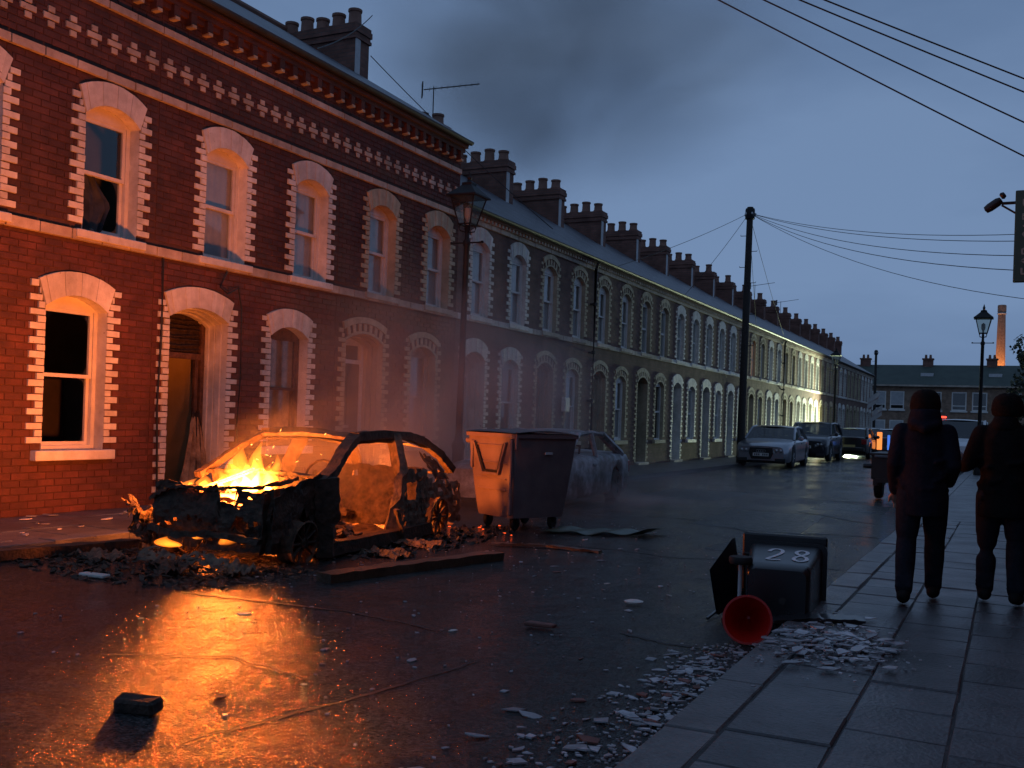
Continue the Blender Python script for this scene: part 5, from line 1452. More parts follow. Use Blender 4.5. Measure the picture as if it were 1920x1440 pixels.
# engine bay
for (nm, x0, x1, y0, y1, z0, z1, sd) in (('engine_block', -.28, .22, .32, .82, .20, .60, 1), ('gearbox', .22, .52, .40, .75, .18, .45, 2), ('radiator', -.40, .10, .12, .18, .22, .58, 3), ('battery_box', -.56, -.32, .45, .70, .35, .60, 4), ('air_box', .10, .36, .10, .32, .30, .56, 5)):
    m = MB(); nx, ny, nz_ = 5, 5, 5
    for (ax) in range(3):
        for en in (0, 1):
            rows = []
            for i in range(nx + 1):
                row = []
                for j in range(ny + 1):
                    u, v = i / nx, j / ny
                    p = [(en, u, v), (u, en, v), (u, v, en)][ax]
                    row.append((x0 + (x1 - x0) * p[0], y0 + (y1 - y0) * p[1], z0 + (z1 - z0) * p[2]))
                rows.append(row)
            m.grid(rows)
    m.jitter(.022, random.Random(sd)); m.build(nm, M['soot'], BC, smooth=30)
m = MB(); subdiv_beam(m, [(-.66, .06, .58), (-.45, .05, .69), (-.2, .01, .715), (.05, .04, .70), (.25, .02, .725), (.45, .10, .73), (.60, .26, .77), (.70, .42, .82)], .05, .03, 6, .012); m.build('slam_panel', M['soot'], BC, smooth=True)
m = MB(); ragged(m, lambda u, v: (-.62 + 1.27 * u, .05 + .03 * sin(u * 8) + .02 * sin(v * 9) + .10 * max(0, u - .8), .16 + (.56 + .03 * sin(u * 13) - (.15 if .58 < u < .73 else 0)) * v), 30, 16, .035, .14, .012, seed=49, keep=lambda u, v: ((u - .77) / .05) ** 2 + ((v - .45) / .14) ** 2 > 1); m.build('front_panel', M['soot'], BC, smooth=True)
m = MB(); subdiv_beam(m, [(-.62, .0, .32), (-.3, -.05, .27), (.1, -.03, .30), (.60, .0, .27)], .05, .055, 8, .014); m.build('bumper_beam', M['soot'], BC, smooth=True)
for k in range(9):
    m = MB(); x = RB.uniform(-.6, .6); y = RB.uniform(.1, .8); m.tube([(x, y, .5), (x + RB.uniform(-.2, .2), y + RB.uniform(-.15, .15), .62 + RB.uniform(0, .1)), (x + RB.uniform(-.4, .4), y + RB.uniform(-.2, .2), .5)], .013, 5); m.build('burnt_hose', M['ash'], BC, smooth=True)
for (x0, x1) in ((-.42, -.02), (-.36, .06)):
    m = MB(); subdiv_beam(m, [(x0, .30, .64), (x0 + .12, .55, .72), (x1, .72, .86), (x1 + .05, .74, .85)], .018, .018, 5, .004); m.build('wiper_arm', M['ash'], BC)
m = MB(); ragged(m, lambda u, v: (-.72 - .20 * u + .05 * sin(v * 8) + .03 * sin(u * 11), -.05 + .5 * v, .10 + .46 * u * (1 - .4 * v) + .06 * sin(v * 9) + .03 * sin(v * 23 + u * 9)), 20, 20, .10, .40, .012, seed=61); m.build('crumpled_wing', M['soot'], BC, smooth=True)
m = MB(); ragged(m, lambda u, v: (-.72 + .30 * u, .16 + .50 * v + .05 * sin(u * 7), .56 + .05 * sin(u * 5 + v * 4)), 9, 10, .16, .45, .02, seed=62); m.build('bonnet_remnant', M['soot'], BC, smooth=True)
m = MB(); ragged(m, lambda u, v: (-.55 + 1.1 * u, -.16 - .14 * (1 - v) + .03 * sin(u * 11), .02 + .12 * v + .03 * sin(u * 13)), 30, 7, .16, .35, .012, seed=63); m.build('melted_bumper', M['ash'], BC, smooth=True)
# wheels: rear rim bare, front rim dropped
def bare_rim(x, y, z, r, tilt, nm='wheel'):
    m = MB(); m.lathe([(r * .9, -.09), (r, -.08), (r * .9, -.05), (r * .86, 0), (r * .9, .06), (r, .085), (r * .92, .09)], (0, 0, 0), 24, 'x', cap=False)
    root = m.build(nm, M['ash'], BC, (x, y, z), (0, tilt, 0), smooth=True)
    for k in range(10):
        a = 2 * pi * k / 10
        q = MB(); q.tube([(.05, .04 * cos(a), .04 * sin(a)), (.07, r * .88 * cos(a), r * .88 * sin(a))], [.03, .02], 5, sy=.5); q.build('spoke', M['soot'], root)
    q = MB(); q.lathe([(.0, .09), (.05, .085), (.06, .0), (.06, -.06)], (0, 0, 0), 12, 'x'); q.build('hub', M['soot'], root, smooth=True)
bare_rim(.72, 3.25, .24, .24, .06); bare_rim(-.72, 3.25, .24, .24, -.06); bare_rim(.66, .50, .22, .22, .12); bare_rim(-.66, .50, .22, .22, -.12)

# burnt litter lying round the car
BURN = [('burnt_scrap', 'ash', (-.95, -.25, .02), .55, .30, 71, 'curled burnt panel on the ground at the front corner of the burning car'),
        ('burnt_scrap', 'soot', (.0, -.46, .02), .75, .24, 72, 'blackened melted panel lying in front of the burning car'),
        ('burnt_scrap', 'ash', (.62, -.32, .02), .34, .24, 73, 'grey flaky burnt wrapping beside the glowing bumper'),
        ('burnt_scrap', 'ash', (1.15, 1.35, .02), .5, .26, 74, 'pale curled strip on the road beside the missing door'),
        ('burnt_scrap', 'ash', (1.05, 2.15, .02), .55, .26, 75, 'crumpled pale sheet on the road near the bare rear wheel')]
mw = BC.matrix_basis
for (nm, mk, p, L, W_, sd, lb) in BURN:
    m = MB(); hgt = .06 if sd in (73, 72) else .035
    ragged(m, lambda u, v: ((u - .5) * L, (v - .5) * W_, .02 + hgt * abs(sin(u * 5 + sd)) * (.4 + .6 * v) + .02 * sin(v * 11 + u * 6) + .012 * sin(v * 29 + u * 21 + sd)), 30, 16, .05, .45, .005, thick=.004, seed=sd)
    wp = Matrix.Translation((-6.5, 6.9, 0)) @ Matrix.Rotation(radians(5), 4, 'Z') @ Vector(p)
    tag(m.build(nm, M[mk], None, (wp.x, wp.y, road_z(wp.x, wp.y) + .005), (0, 0, RB.uniform(-.5, .5)), smooth=True), lb, 'burnt scrap', 'burnt scraps lying round the car')
dl = heap('burnt_litter', 'soot', 0, 0, 1.15, .05, 700, 8, None, .026); dl.location = (-6.6, 6.55, .015); dl.scale = (1.5, .75, 1)
tag(dl, 'black burnt litter strewn in front of the burning car', 'litter', kind='stuff')
dl = heap('burnt_debris', 'soot', 0, 0, 1.2, .05, 260, 9, None, .032); dl.location = (-5.85, 9.6, .02); dl.scale = (.55, 1.6, 1)
tag(dl, 'charred crumbs along the road side of the burning car', 'litter', kind='stuff')

# ------------------------------------------------------------------ fire
def flame_mat(name, col, strength):
    m = bpy.data.materials.new(name); m.use_nodes = True
    n, l = m.node_tree.nodes, m.node_tree.links
    n.clear(); o = n.new('ShaderNodeOutputMaterial'); e = n.new('ShaderNodeEmission')
    e.inputs['Color'].default_value = (*col, 1); e.inputs['Strength'].default_value = strength
    l.new(e.outputs[0], o.inputs['Volume'])
    return m
F_OUT = flame_mat('flame_outer', (1.0, .21, .015), 20.0)
F_MID = flame_mat('flame_middle', (1.0, .42, .04), 38.0)
F_IN = flame_mat('flame_core', (1.0, .70, .2), 75.0)
fire = empty('fire', tuple(Matrix.Translation((-6.5, 6.9, 0)) @ Matrix.Rotation(radians(5), 4, 'Z') @ Vector((0, .60, .64))), radians(5))
tag(fire, 'bright yellow flames licking up from the burning car engine bay', 'fire')
rf = random.Random(4)
def tongue(x, y, z, r, h, mt, seed, lean=0.0):
    rr = random.Random(seed); mb = MB(); n = 12; rows = []
    for i in range(11):
        t = i / 10
        rad = r * (sin(pi * min(1, t * 1.02) ** .62) + .02) if t < 1 else .001
        ox = lean * t * t * h + .12 * r * sin(t * 7 + seed); oy = .12 * r * cos(t * 6 + seed * 2)
        ox += .5 * r * sin(t * 4.5 + seed * 1.7) * t; oy += .4 * r * cos(t * 5 + seed) * t
        rows.append([(x + ox + rad * (1 + .25 * sin(3 * a + seed + t * 5)) * cos(a), y + oy + rad * (1 + .25 * cos(2 * a + seed - t * 4)) * sin(a), z + h * t) for a in [2 * pi * k / n for k in range(n + 1)]])
    mb.grid(rows)
    mb.add(rows[0][:-1], [tuple(range(n))]); mb.add(rows[-1][:-1], [tuple(range(n))])
    return mb.build('flame', mt, fire, smooth=True)
k = 0
for (x, y, r, h) in ((.02, -.05, .13, .42), (.14, -.08, .10, .32), (-.12, -.02, .10, .26), (-.26, -.05, .10, .20), (.25, .0, .08, .30), (.07, .06, .08, .50), (-.40, -.1, .08, .15), (.1, -.18, .09, .26), (-.05, -.16, .08, .22), (.20, .08, .07, .38), (-.18, .08, .07, .30), (.32, -.1, .06, .18), (-.5, -.2, .06, .12)):
    k += 1
    h *= 1.02
    tongue(x, y, .0, r, h, F_OUT, k, rf.uniform(-.35, .35)); tongue(x, y, .0, r * .66, h * .68, F_MID, k + 20, rf.uniform(-.25, .25))
    if k < 9: tongue(x, y, .0, r * .5, h * .42, F_IN, k + 40, 0)
for (x, y, z, r, h) in ((.36, -.42, -.17, .055, .13), (.36, -.42, -.17, .08, .2), (.46, -.35, -.32, .05, .12), (-.1, -.45, -.42, .12, .12), (.2, -.5, -.45, .12, .12), (-.4, -.6, -.5, .10, .10), (.25, .75, -.38, .10, .16), (.05, .7, -.38, .12, .14)):
    k += 1
    tongue(x, y, z, r, h, F_IN if r == .055 else (F_OUT if z < -.3 else F_MID), k)
def fire_light(nm, loc, power, size, col=(1.0, .195, .024)):
    ld = bpy.data.lights.new(nm, 'POINT'); ld.energy = power; ld.color = col; ld.shadow_soft_size = size
    lo = bpy.data.objects.new(nm, ld); COL.objects.link(lo); lo.parent = fire; lo.location = loc
fire_light('fire_glow', (-.10, -.12, .12), 1050, .11)
fire_light('cabin_fire_glow', (-.15, .95, -.05), 110, .14)
fire_light('rear_fire_glow', (-.05, 2.75, .03), 210, .14)
fire_light('under_fire_glow', (-.05, -.42, -.50), 13, .06)
fire_light('wing_fire_glow', (.36, -.42, -.10), 10, .05)

# embers: glowing crumbs on the road and a few in the air over the bay
EMB = emit('ember_glow', (1.0, .09, .015), 2.2)
EMA = emit('spark_glow', (1.0, .45, .10), 8.0)
for i, (x, y) in enumerate(((-6.05, 11.35), (-5.98, 11.2), (-5.75, 11.3), (-5.85, 11.05), (-5.45, 10.85), (-5.28, 10.7), (-5.9, 11.6), (-6.3, 11.0))):
    m = MB(); m.lathe([(0, 0), (.025, .008), (.03, .02), (.015, .035), (0, .04)], n=6); m.jitter(.006, random.Random(i))
    tag(m.build('ember', EMB, None, (x, y, road_z(x, y) + .004), (0, 0, i), (.8, .45, .25)), 'small glowing red ember on the road by the large bin', 'ember', 'embers by the large bin')
for i in range(12):
    x, y, z = -6.5 + rf.gauss(.05, .32), 7.6 + rf.uniform(-.2, .9), .86 + rf.uniform(.0, .38)
    m = MB(); ln = rf.uniform(.008, .022); m.tube([(-ln, 0, 0), (0, 0, .002), (ln, 0, 0)], [.0008, .0022, .0008], 5)
    tag(m.build('spark', EMA, None, (x, y, z), (rf.uniform(-.6, .6), rf.uniform(-.9, .3), rf.uniform(-.6, .6))), 'tiny glowing spark in the air above the engine bay', 'spark', 'sparks over the burning engine')

# ================================================================== second burnt car, behind the bin
BR = random.Random(5)
def burnt_paint():
    m, n, l, p = new_mat('burnt_silver_paint')
    geo = n.new('ShaderNodeNewGeometry')
    nz = n.new('ShaderNodeTexNoise'); nz.inputs['Scale'].default_value = 3.2; nz.inputs['Detail'].default_value = 9; nz.inputs['Roughness'].default_value = .65
    l.new(geo.outputs['Position'], nz.inputs['Vector'])
    r = n.new('ShaderNodeValToRGB'); e = r.color_ramp.elements
    e[0].position = .30; e[0].color = (.06, .06, .065, 1); e[1].position = .66; e[1].color = (.52, .52, .57, 1)
    q = e.new(.45); q.color = (.17, .165, .16, 1); q = e.new(.54); q.color = (.27, .28, .31, 1)
    l.new(nz.outputs['Fac'], r.inputs[0]); l.new(r.outputs[0], p.inputs['Base Color'])
    p.inputs['Roughness'].default_value = .6
    b = n.new('ShaderNodeBump'); b.inputs['Strength'].default_value = .4; b.inputs['Distance'].default_value = .01; l.new(nz.outputs['Fac'], b.inputs['Height']); l.new(b.outputs[0], p.inputs['Normal'])
    return m
M['burnt_silver'] = burnt_paint()
B2 = dict(SEDAN, L=4.5, W=1.75, fw=.9, rw=3.55, R=.27, roof=1.27, gh=(1.35, 2.05, 3.15, 3.95), B=2.6,
          hw=[(0, .80), (.12, .90), (.5, .985), (1.2, 1.0), (3.6, 1.0), (4.2, .95), (4.5, .84)],
          top=[(0, .58), (.10, .64), (.5, .70), (1.35, .80), (2.5, .82), (3.95, .84), (4.35, .82), (4.5, .74)],
          bot=[(0, .16), (.2, .10), (4.2, .14), (4.5, .24)])
B2.pop('grille')
before = set(bpy.data.objects)
c2 = car('burnt_car', 'burnt silver saloon with empty windows behind the large bin', (-7.28, 13.75, 0.0), 0.0, 'burnt_silver', B2, rim='soot', rear_plate=False, group='burnt-out cars')
for o in list(c2.children):
    if o.name.split('.')[0] in ('windscreen', 'rear_window', 'side_window', 'interior', 'mirror', 'headlight'):
        for ch in list(o.children): bpy.data.objects.remove(ch)
        bpy.data.objects.remove(o)
m = MB(); ragged(m, lambda u, v: (-.7 + 1.4 * u, 1.5 + 2.3 * v, .42 + .05 * sin(v * 15)), 10, 14, .08, .1, .03, seed=90); m.build('burnt_seats', M['soot'], c2, smooth=True)
for x in (-.36, .36):
    m = MB(); m.tube([(x - .2, 2.3, .45), (x - .2, 2.45, .98), (x + .2, 2.45, .98), (x + .2, 2.3, .45)], .02, 6); m.jitter(.01, BR); m.build('seat_frame', M['soot'], c2)

# ================================================================== large wheeled bin
WB = empty('large_wheeled_bin', (-5.49, 11.10, 0.02), radians(-27)); tag(WB, 'large navy four-wheeled rubbish bin lit orange on the side facing the fire', 'bin')
# local: near bottom corner at origin; x runs left (the lit short side), y runs back
BWt, BDt, BWb, BDb, Z0, Z1 = 1.04, 1.06, .82, .90, .16, 1.20
def bin_ring(z):
    t = (z - Z0) / (Z1 - Z0)
    k = t ** .8
    w = BWb + (BWt - BWb) * k; d = BDb + (BDt - BDb) * k
    off = .0 + .06 * (1 - t)
    r = .07; P = []
    for (cx, cy, a0) in ((-r - (-.0) - off, r + off * .8, -90), (-r - off, d - r, 0), (-w + r, d - r, 90), (-w + r, r + off * .8, 180)):
        for i in range(4):
            a = radians(a0 + 30 * i); P.append((cx + r * cos(a), cy + r * sin(a), z))
    return P
m = MB(); zs = [Z0, Z0 + .03, .30, .45, .60, .75, .90, 1.05, 1.16, 1.20]
rows = [bin_ring(z) for z in zs]; rows = [r + [r[0]] for r in rows]
m.grid(rows); m.add(rows[0][:-1], [tuple(range(15, -1, -1))])
inn = [[(p[0] + (-.45 - p[0]) * .04, p[1] + (.65 - p[1]) * .04, p[2]) for p in r] for r in rows]
m.grid(inn)
m.build('body', M['plastic_navy'], WB, smooth=True, fix=False)
m = MB(); P = bin_ring(1.17); Q = [(p[0] + (p[0] + .5) * .05, p[1] + (p[1] - .66) * .04, 1.165) for p in P]; Q2 = [(p[0], p[1], 1.215) for p in Q]; P2 = [(p[0], p[1], 1.215) for p in P]
m.grid([P + P[:1], Q + Q[:1], Q2 + Q2[:1], P2 + P2[:1]]); m.build('rim', M['plastic_navy'], WB, fix=False)
m = MB(); rows = []
for i in range(9):
    v = i / 8; rows.append([(-1.08 + 1.12 * u, -.03 + 1.12 * v, 1.225 + .035 * sin(pi * v) + .01 * sin(pi * u) + (.03 * max(0, v - .7))) for u in [j / 6 for j in range(7)]])
m.grid(rows); m.grid([[(p[0], p[1], p[2] - .012) for p in r] for r in rows]); m.build('lid', M['plastic_navy'], WB, smooth=True, fix=False)
# moulded ribs on the short side (local y = 0 face) and the V-shaped bracket
def side_y(z): t = (z - Z0) / (Z1 - Z0); return .06 * (1 - t) * .8
for z in (.50, .64, .84, 1.06):
    m = MB(); w = BWb + (BWt - BWb) * ((z - Z0) / (Z1 - Z0)) ** .8; m.box(-w + .14, -.14 if z > .7 else -.16, side_y(z) - .014, side_y(z) + .01, z - .008, z + .012); m.build('rib', M['plastic_navy'], WB, bevel=.004)
m = MB(); pts = [(-.84, -.012, 1.10), (-.64, -.012 + .012, .70), (-.30, .0, .70), (-.14, -.012, 1.10)]; subdiv_beam(m, pts, .035, .03, 4, 0); m.build('lifting_bracket', M['plastic_navy'], WB)
m = MB(); pts = [(-.80, -.016, 1.08), (-.62, .0, .735), (-.32, .0, .735), (-.18, -.016, 1.08)]; subdiv_beam(m, pts, .016, .03, 4, 0); m.build('lifting_bracket', M['plastic_black'], WB)
for x in (-.02, -.92):
    m = MB(); m.box(x - .05, x, -.02, .03, .2, 1.15) if x > -.5 else m.box(x, x + .04, -.015, .03, .75, 1.12); m.build('corner_rib', M['plastic_navy'], WB, bevel=.012)
m = MB(); m.lathe([(.0, -.08), (.035, -.08), (.035, .02), (.05, .02), (.05, .05)], (-1.08, .10, 1.10), 10, 'x'); m.build('trunnion', M['plastic_navy'], WB, smooth=True)
m = MB(); m.box(.0, .03, .02, .06, 1.02, 1.24); m.build('lid_hinge', M['plastic_navy'], WB, bevel=.008)
m = MB(); m.box(.002, .015, .5, .62, .96, .99); m.build('label_plate', M['lead'], WB, bevel=.003)
for (x, y) in ((-.16, .18), (-.74, .18), (-.16, .78), (-.74, .78)):
    t = MB(); t.lathe([(.02, -.025), (.085, -.025), (.095, -.012), (.095, .012), (.085, .025), (.02, .025)], (0, 0, 0), 14, 'x'); w_ = t.build('castor', M['rubber'], WB, (x, y, .095), (0, 0, .4), smooth=True)
    t = MB(); t.box(-.05, -.035, -.03, .03, 0, .1); t.box(.035, .05, -.03, .03, 0, .1); t.box(-.05, .05, -.045, .045, .095, .11); t.build('fork', M['gutter'], w_, bevel=.003)

# ================================================================== small black bin lying on its side, numbered 28
SB = empty('wheelie_bin', (-1.46, 7.26, 0.03), radians(7)); SB.scale = (.86, .86, .86); tag(SB, 'black wheelie bin lying on its side with 28 painted in white', 'bin')
# local: base faces -y (the camera), mouth at +y; x = back(-)..front(+); z = side to side, lying
def sb_ring(y):
    t = y / .98; hx = .25 + .075 * t; hz0, hz1 = .035 * (1 - t), .47 + .09 * t
    r = .06; P = []
    for (cx, cz, a0) in ((hx - r, hz0 + r, -90), (hx - r, hz1 - r, 0), (-hx + r, hz1 - r, 90), (-hx + r, hz0 + r, 180)):
        for i in range(4):
            a = radians(a0 + 30 * i); P.append((cx + r * cos(a), y, cz + r * sin(a)))
    return P
m = MB(); ys_ = [0, .03, .2, .4, .6, .8, .98]; rows = [sb_ring(y) for y in ys_]; rows[0] = [(p[0] * .93, p[1], .25 + (p[2] - .25) * .93) for p in rows[0]]
rows = [r + [r[0]] for r in rows]; m.grid(rows); m.add(rows[0][:-1], [tuple(range(16))]); m.grid([[(p[0] * .96, p[1], .26 + (p[2] - .26) * .96) for p in r] for r in rows[1:]])
m.build('body', M['plastic_black'], SB, smooth=True, fix=False)
m = MB(); P = sb_ring(.95); Q = [(p[0] * 1.13, .95, .28 + (p[2] - .28) * 1.10) for p in P]; Q2 = [(p[0], 1.0, p[2]) for p in Q]; P2 = [(p[0], 1.0, p[2]) for p in P]
m.grid([P + P[:1], Q + Q[:1], Q2 + Q2[:1], P2 + P2[:1]]); m.build('rim', M['plastic_black'], SB, fix=False)
m = MB(); m.box(-.40, .36, 1.02, 1.05, -.02, .64); m.xf(Matrix.Translation((0, 0, 0))); m.build('open_lid', M['plastic_black'], SB, bevel=.02)
m = MB(); subdiv_beam(m, [(-.36, .90, .04), (-.44, .70, .04), (-.52, .25, .02), (-.56, -.02, .0)], .02, .02, 3, 0)
rows = []
for i in range(9):
    t = i / 8; rows.append([(-.36 - .12 * t - .10 * v * (1 - t * .3), .92 - .85 * t, .02 + v * (.58 - .20 * t)) for v in [j / 6 for j in range(7)]])
m.grid(rows); m.grid([[(p[0] - .015, p[1], p[2]) for p in r] for r in rows]); m.build('lid_flap', M['plastic_black'], SB, smooth=True, fix=False)
m = MB(); m.tube([(-.31, .10, .06), (-.31, .10, .48)], .018, 8); m.build('axle', M['lead'], SB, smooth=True)
for z in (-.0, .47):
    t = MB(); t.lathe([(.02, -.03), (.09, -.03), (.10, -.015), (.10, .015), (.09, .03), (.02, .03)], (-.31, .10, z + .03), 16, 'z'); t.build('wheel', M['rubber'], SB, smooth=True)
m = MB(); m.tube([(-.30, .9, .08), (-.37, .93, .08), (-.37, .93, .46), (-.30, .9, .46)], .016, 8); m.build('handle', M['plastic_black'], SB, smooth=True)
def sb_top(x, y): return .47 + .09 * (y / .98)
for ch, x0 in (('2', -.13), ('8', .09)):
    m = MB(); strokes(m, ch, (x0, .28, sb_top(0, .28) + .002), (.21, 0, 0), (0, .46, .46 * .09 / .98), (0, -.09, 1), .034, .003); m.build('painted_digit', M['white_print'], SB, fix=False)
m = MB(); m.lathe([(.03, 0), (.03, -.006), (0, -.006)], (.05, 0, .2), 10, 'y'); m.build('drain_plug', M['gutter'], SB)

# ================================================================== red bucket on its side, mouth to the camera
RBk = empty('red_bucket', (-1.50, 6.56, 0.03)); RBk.scale = (.80, .80, .80); tag(RBk, 'red plastic bucket tipped on its side beside the fallen bin', 'bucket')
Mx = Matrix.Rotation(radians(12), 4, 'Z') @ Matrix.Rotation(radians(82), 4, 'X')
bp = [(.0, .40), (.02, .40), (.03, .395), (.11, .25), (.19, .0), (.20, -.004), (.20, -.012), (.182, -.012), (.176, .0), (.096, .25), (.015, .385), (0, .387)]
m = MB(); m.lathe([(r, -h) for r, h in bp], n=32); m.xf(Matrix.Translation((0, 0, .185)) @ Mx); m.build('tub', M['plastic_red'], RBk, smooth=True)
m = MB(); m.tube([(.205 * cos(a), .205 * sin(a) * .9 - .0, .01 + .04 * sin(a)) for a in [pi + pi * i / 12 for i in range(13)]], .005, 6); m.xf(Matrix.Translation((0, 0, .185)) @ Mx); m.build('handle', M['gutter'], RBk, smooth=True)

# ================================================================== planks, sheet, loose boards
def plank(name, pts, w, h, mk, label, cat='plank', jit=.006, tilt=0):
    m = MB(); subdiv_beam(m, pts, w, h, 10, jit)
    return tag(m.build(name, M[mk], smooth=25), label, cat)
plank('timber_beam', [(-4.98, 6.66, .075), (-4.80, 7.5, .078), (-4.50, 8.82, .07)], .17, .085, 'wet_wood', 'long charred timber beam lying on the road in front of the burning car', 'beam')
plank('thin_board', [(-5.05, 9.75, .05), (-4.5, 10.0, .052), (-3.85, 9.95, .05)], .08, .025, 'wet_wood', 'thin dark board lying on the road below the large bin')
plank('fallen_board', [(-8.05, 4.6, .09), (-8.0, 5.9, .07), (-7.75, 7.3, .06)], .16, .09, 'charred', 'blackened board lying along the gutter at the left edge', 'board')
rows = []
for i in range(25):
    u = i / 24; rows.append([(-5.15 + 1.25 * u + .12 * v, 11.1 + .55 * u + .55 * v, .045 + .03 * abs(sin(u * 7 + v)) * (1 - v * .3) + .09 * max(0, u - .82) / .18 * (1 - .6 * v) + .012 * sin(u * 23) + .02 * v) for v in [j / 8 for j in range(9)]])
m = MB(); m.grid(rows); m.grid([[(p[0], p[1], p[2] - .012) for p in r] for r in rows])
tag(m.build('crumpled_sheet', M['green_sheet'], smooth=True, fix=False), 'crumpled dark green metal sheet lying on the road beside the large bin', 'metal sheet')
plank('flat_offcut', [(-1.50, 7.12, .08), (-1.2, 7.22, .122), (-.88, 7.32, .128)], .20, .02, 'plastic_black', 'dark flat offcut lying on the kerb under the fallen bin', 'offcut')

# ================================================================== broken slates
RS = random.Random(99)
def shard_mesh(i, mk, thin=.012):
    rr = random.Random(i * 17 + 3); n = rr.choice((4, 4, 5, 5, 6)); mb = MB()
    P = [(cos(2 * pi * k / n + rr.uniform(-.35, .35)) * rr.uniform(.55, 1.1), sin(2 * pi * k / n + rr.uniform(-.3, .3)) * rr.uniform(.35, .8)) for k in range(n)]
    mb.prism(P, 0, 1, 'z'); return mb.mesh('shard_' + mk, M[mk])
SH = [shard_mesh(i, 'slate_piece') for i in range(14)]; ST = [shard_mesh(40 + i, 'tile_piece') for i in range(6)]
SW = [shard_mesh(60 + i, 'white') for i in range(4)]
def shard(x, y, sz, label, group, msh=None, lift=0.0):
    o = obj('slate_fragment', msh or RS.choice(SH), None, (x, y, gz(x, y) + .002 + lift), (RS.uniform(-.16, .16) if lift or RS.random() < .4 else RS.uniform(-.03, .03), RS.uniform(-.14, .14) if lift or RS.random() < .4 else RS.uniform(-.03, .03), RS.uniform(0, 6.28)),
            (sz, sz * RS.uniform(.6, 1.0), RS.uniform(.004, .009)))
    tag(o, label, 'slate fragment', group)
    return o
cnt = 0
for k in range(150):     # spill on the pavement below the bin
    t = RS.random(); x = RS.gauss(-.98, .21); y = RS.gauss(6.42, .30)
    if not (-1.45 < x < -.45): continue
    shard(x, y, RS.uniform(.03, .092), 'broken slate piece in the spill on the paving below the fallen bin', 'slate pieces spilled on the paving', lift=RS.choice((0, 0, .01, .02)))
for k in range(118):    # drift along the gutter
    t = RS.random() ** .9; y = 3.6 + 2.7 * t; x = -1.42 - abs(RS.gauss(0, .16 + .10 * (1 - t))) - .02
    shard(x, y, RS.uniform(.022, .075), 'broken slate piece in the drift along the gutter by the kerb', 'slate pieces drifted along the gutter', RS.choice(SH + SH + ST), lift=RS.choice((0, 0, .008)))
for k in range(40):     # scattered over the road
    y = RS.uniform(3.4, 11.5); x = RS.uniform(-6.2, -1.7) if y > 5 else RS.uniform(-3.8, -1.8)
    if x < -4.4 and RS.random() < .6: x += 2.2
    shard(x, y, RS.uniform(.016, .055), 'loose slate piece lying alone on the wet road', 'slate pieces scattered over the road', RS.choice(SH + ST[:2] + SW))
for k in range(26):     # on the far pavement and gutter at the left
    y = RS.uniform(5.5, 9.2); x = RS.uniform(-10.1, -8.4)
    o = shard(x, y, RS.uniform(.03, .09), 'pale fragment lying on the far pavement below the bare window', 'fragments on the far pavement', RS.choice(SW + SH))
mb = MB(); rr = random.Random(5)
for k in range(1500):
    q = rr.random()
    if q < .35: x, y = rr.gauss(-.98, .22), rr.gauss(6.45, .38)
    elif q < .75: y = rr.uniform(3.5, 6.5); x = -1.40 - abs(rr.gauss(0, .22))
    else: x, y = rr.uniform(-6.0, -1.5), rr.uniform(3.4, 13)
    s = rr.uniform(.004, .02); a = rr.uniform(0, 6.28); z = gz(x, y) + .002
    c = [(x + s * cos(a + d) * f, y + s * sin(a + d) * f) for d, f in ((0, 1), (1.5, .6), (3.1, 1), (4.5, .6))]
    mb.add([(p[0], p[1], z) for p in c] + [(p[0], p[1], z + .006) for p in c], [(4, 5, 6, 7), (0, 1, 5, 4), (1, 2, 6, 5), (2, 3, 7, 6), (3, 0, 4, 7)])
tag(mb.build('slate_crumbs', M['slate_piece'], fix=False), 'small slate crumbs and grit strewn over road and kerb', 'grit', kind='stuff')
o = shard(-2.13, 4.42, .085, 'large pale slate piece lying on the near road', 'single fragments on the road'); 
m = MB(); m.prism([(-.1, -.03), (.11, -.05), (.13, .0), (.02, .03), (-.07, .05)], 0, .025, 'z'); o = tag(m.build('brick_fragment', M['tile_piece'], None, (-2.84, 6.22, .03), (0, 0, .2), bevel=.006), 'flat reddish brick fragment lying in the middle of the road', 'brick fragment')
m = MB(); m.lathe([(0, 0), (.07, .004), (.075, .015), (.05, .022), (0, .024)], n=14); tag(m.build('white_disc', M['white'], None, (-2.57, 7.39, .04), (.05, 0, .3), (1, .75, 1), smooth=True), 'small white oval disc lying on the road', 'disc')
m = MB(); m.box(-.13, .13, -.045, .045, 0, .03); tag(m.build('wood_offcut', M['white'], None, (-6.68, 5.85, .02), (0, 0, .1), bevel=.008), 'pale flat offcut lying in front of the burning car', 'offcut')
m = MB(); m.box(-.10, .10, -.05, .05, 0, .065); m.jitter(.012, random.Random(8)); tag(m.build('loose_brick', M['charred'], None, (-3.57, 3.40, .03), (0, 0, .3), bevel=.012), 'dark loose brick lying on the wet road at the bottom left', 'brick')

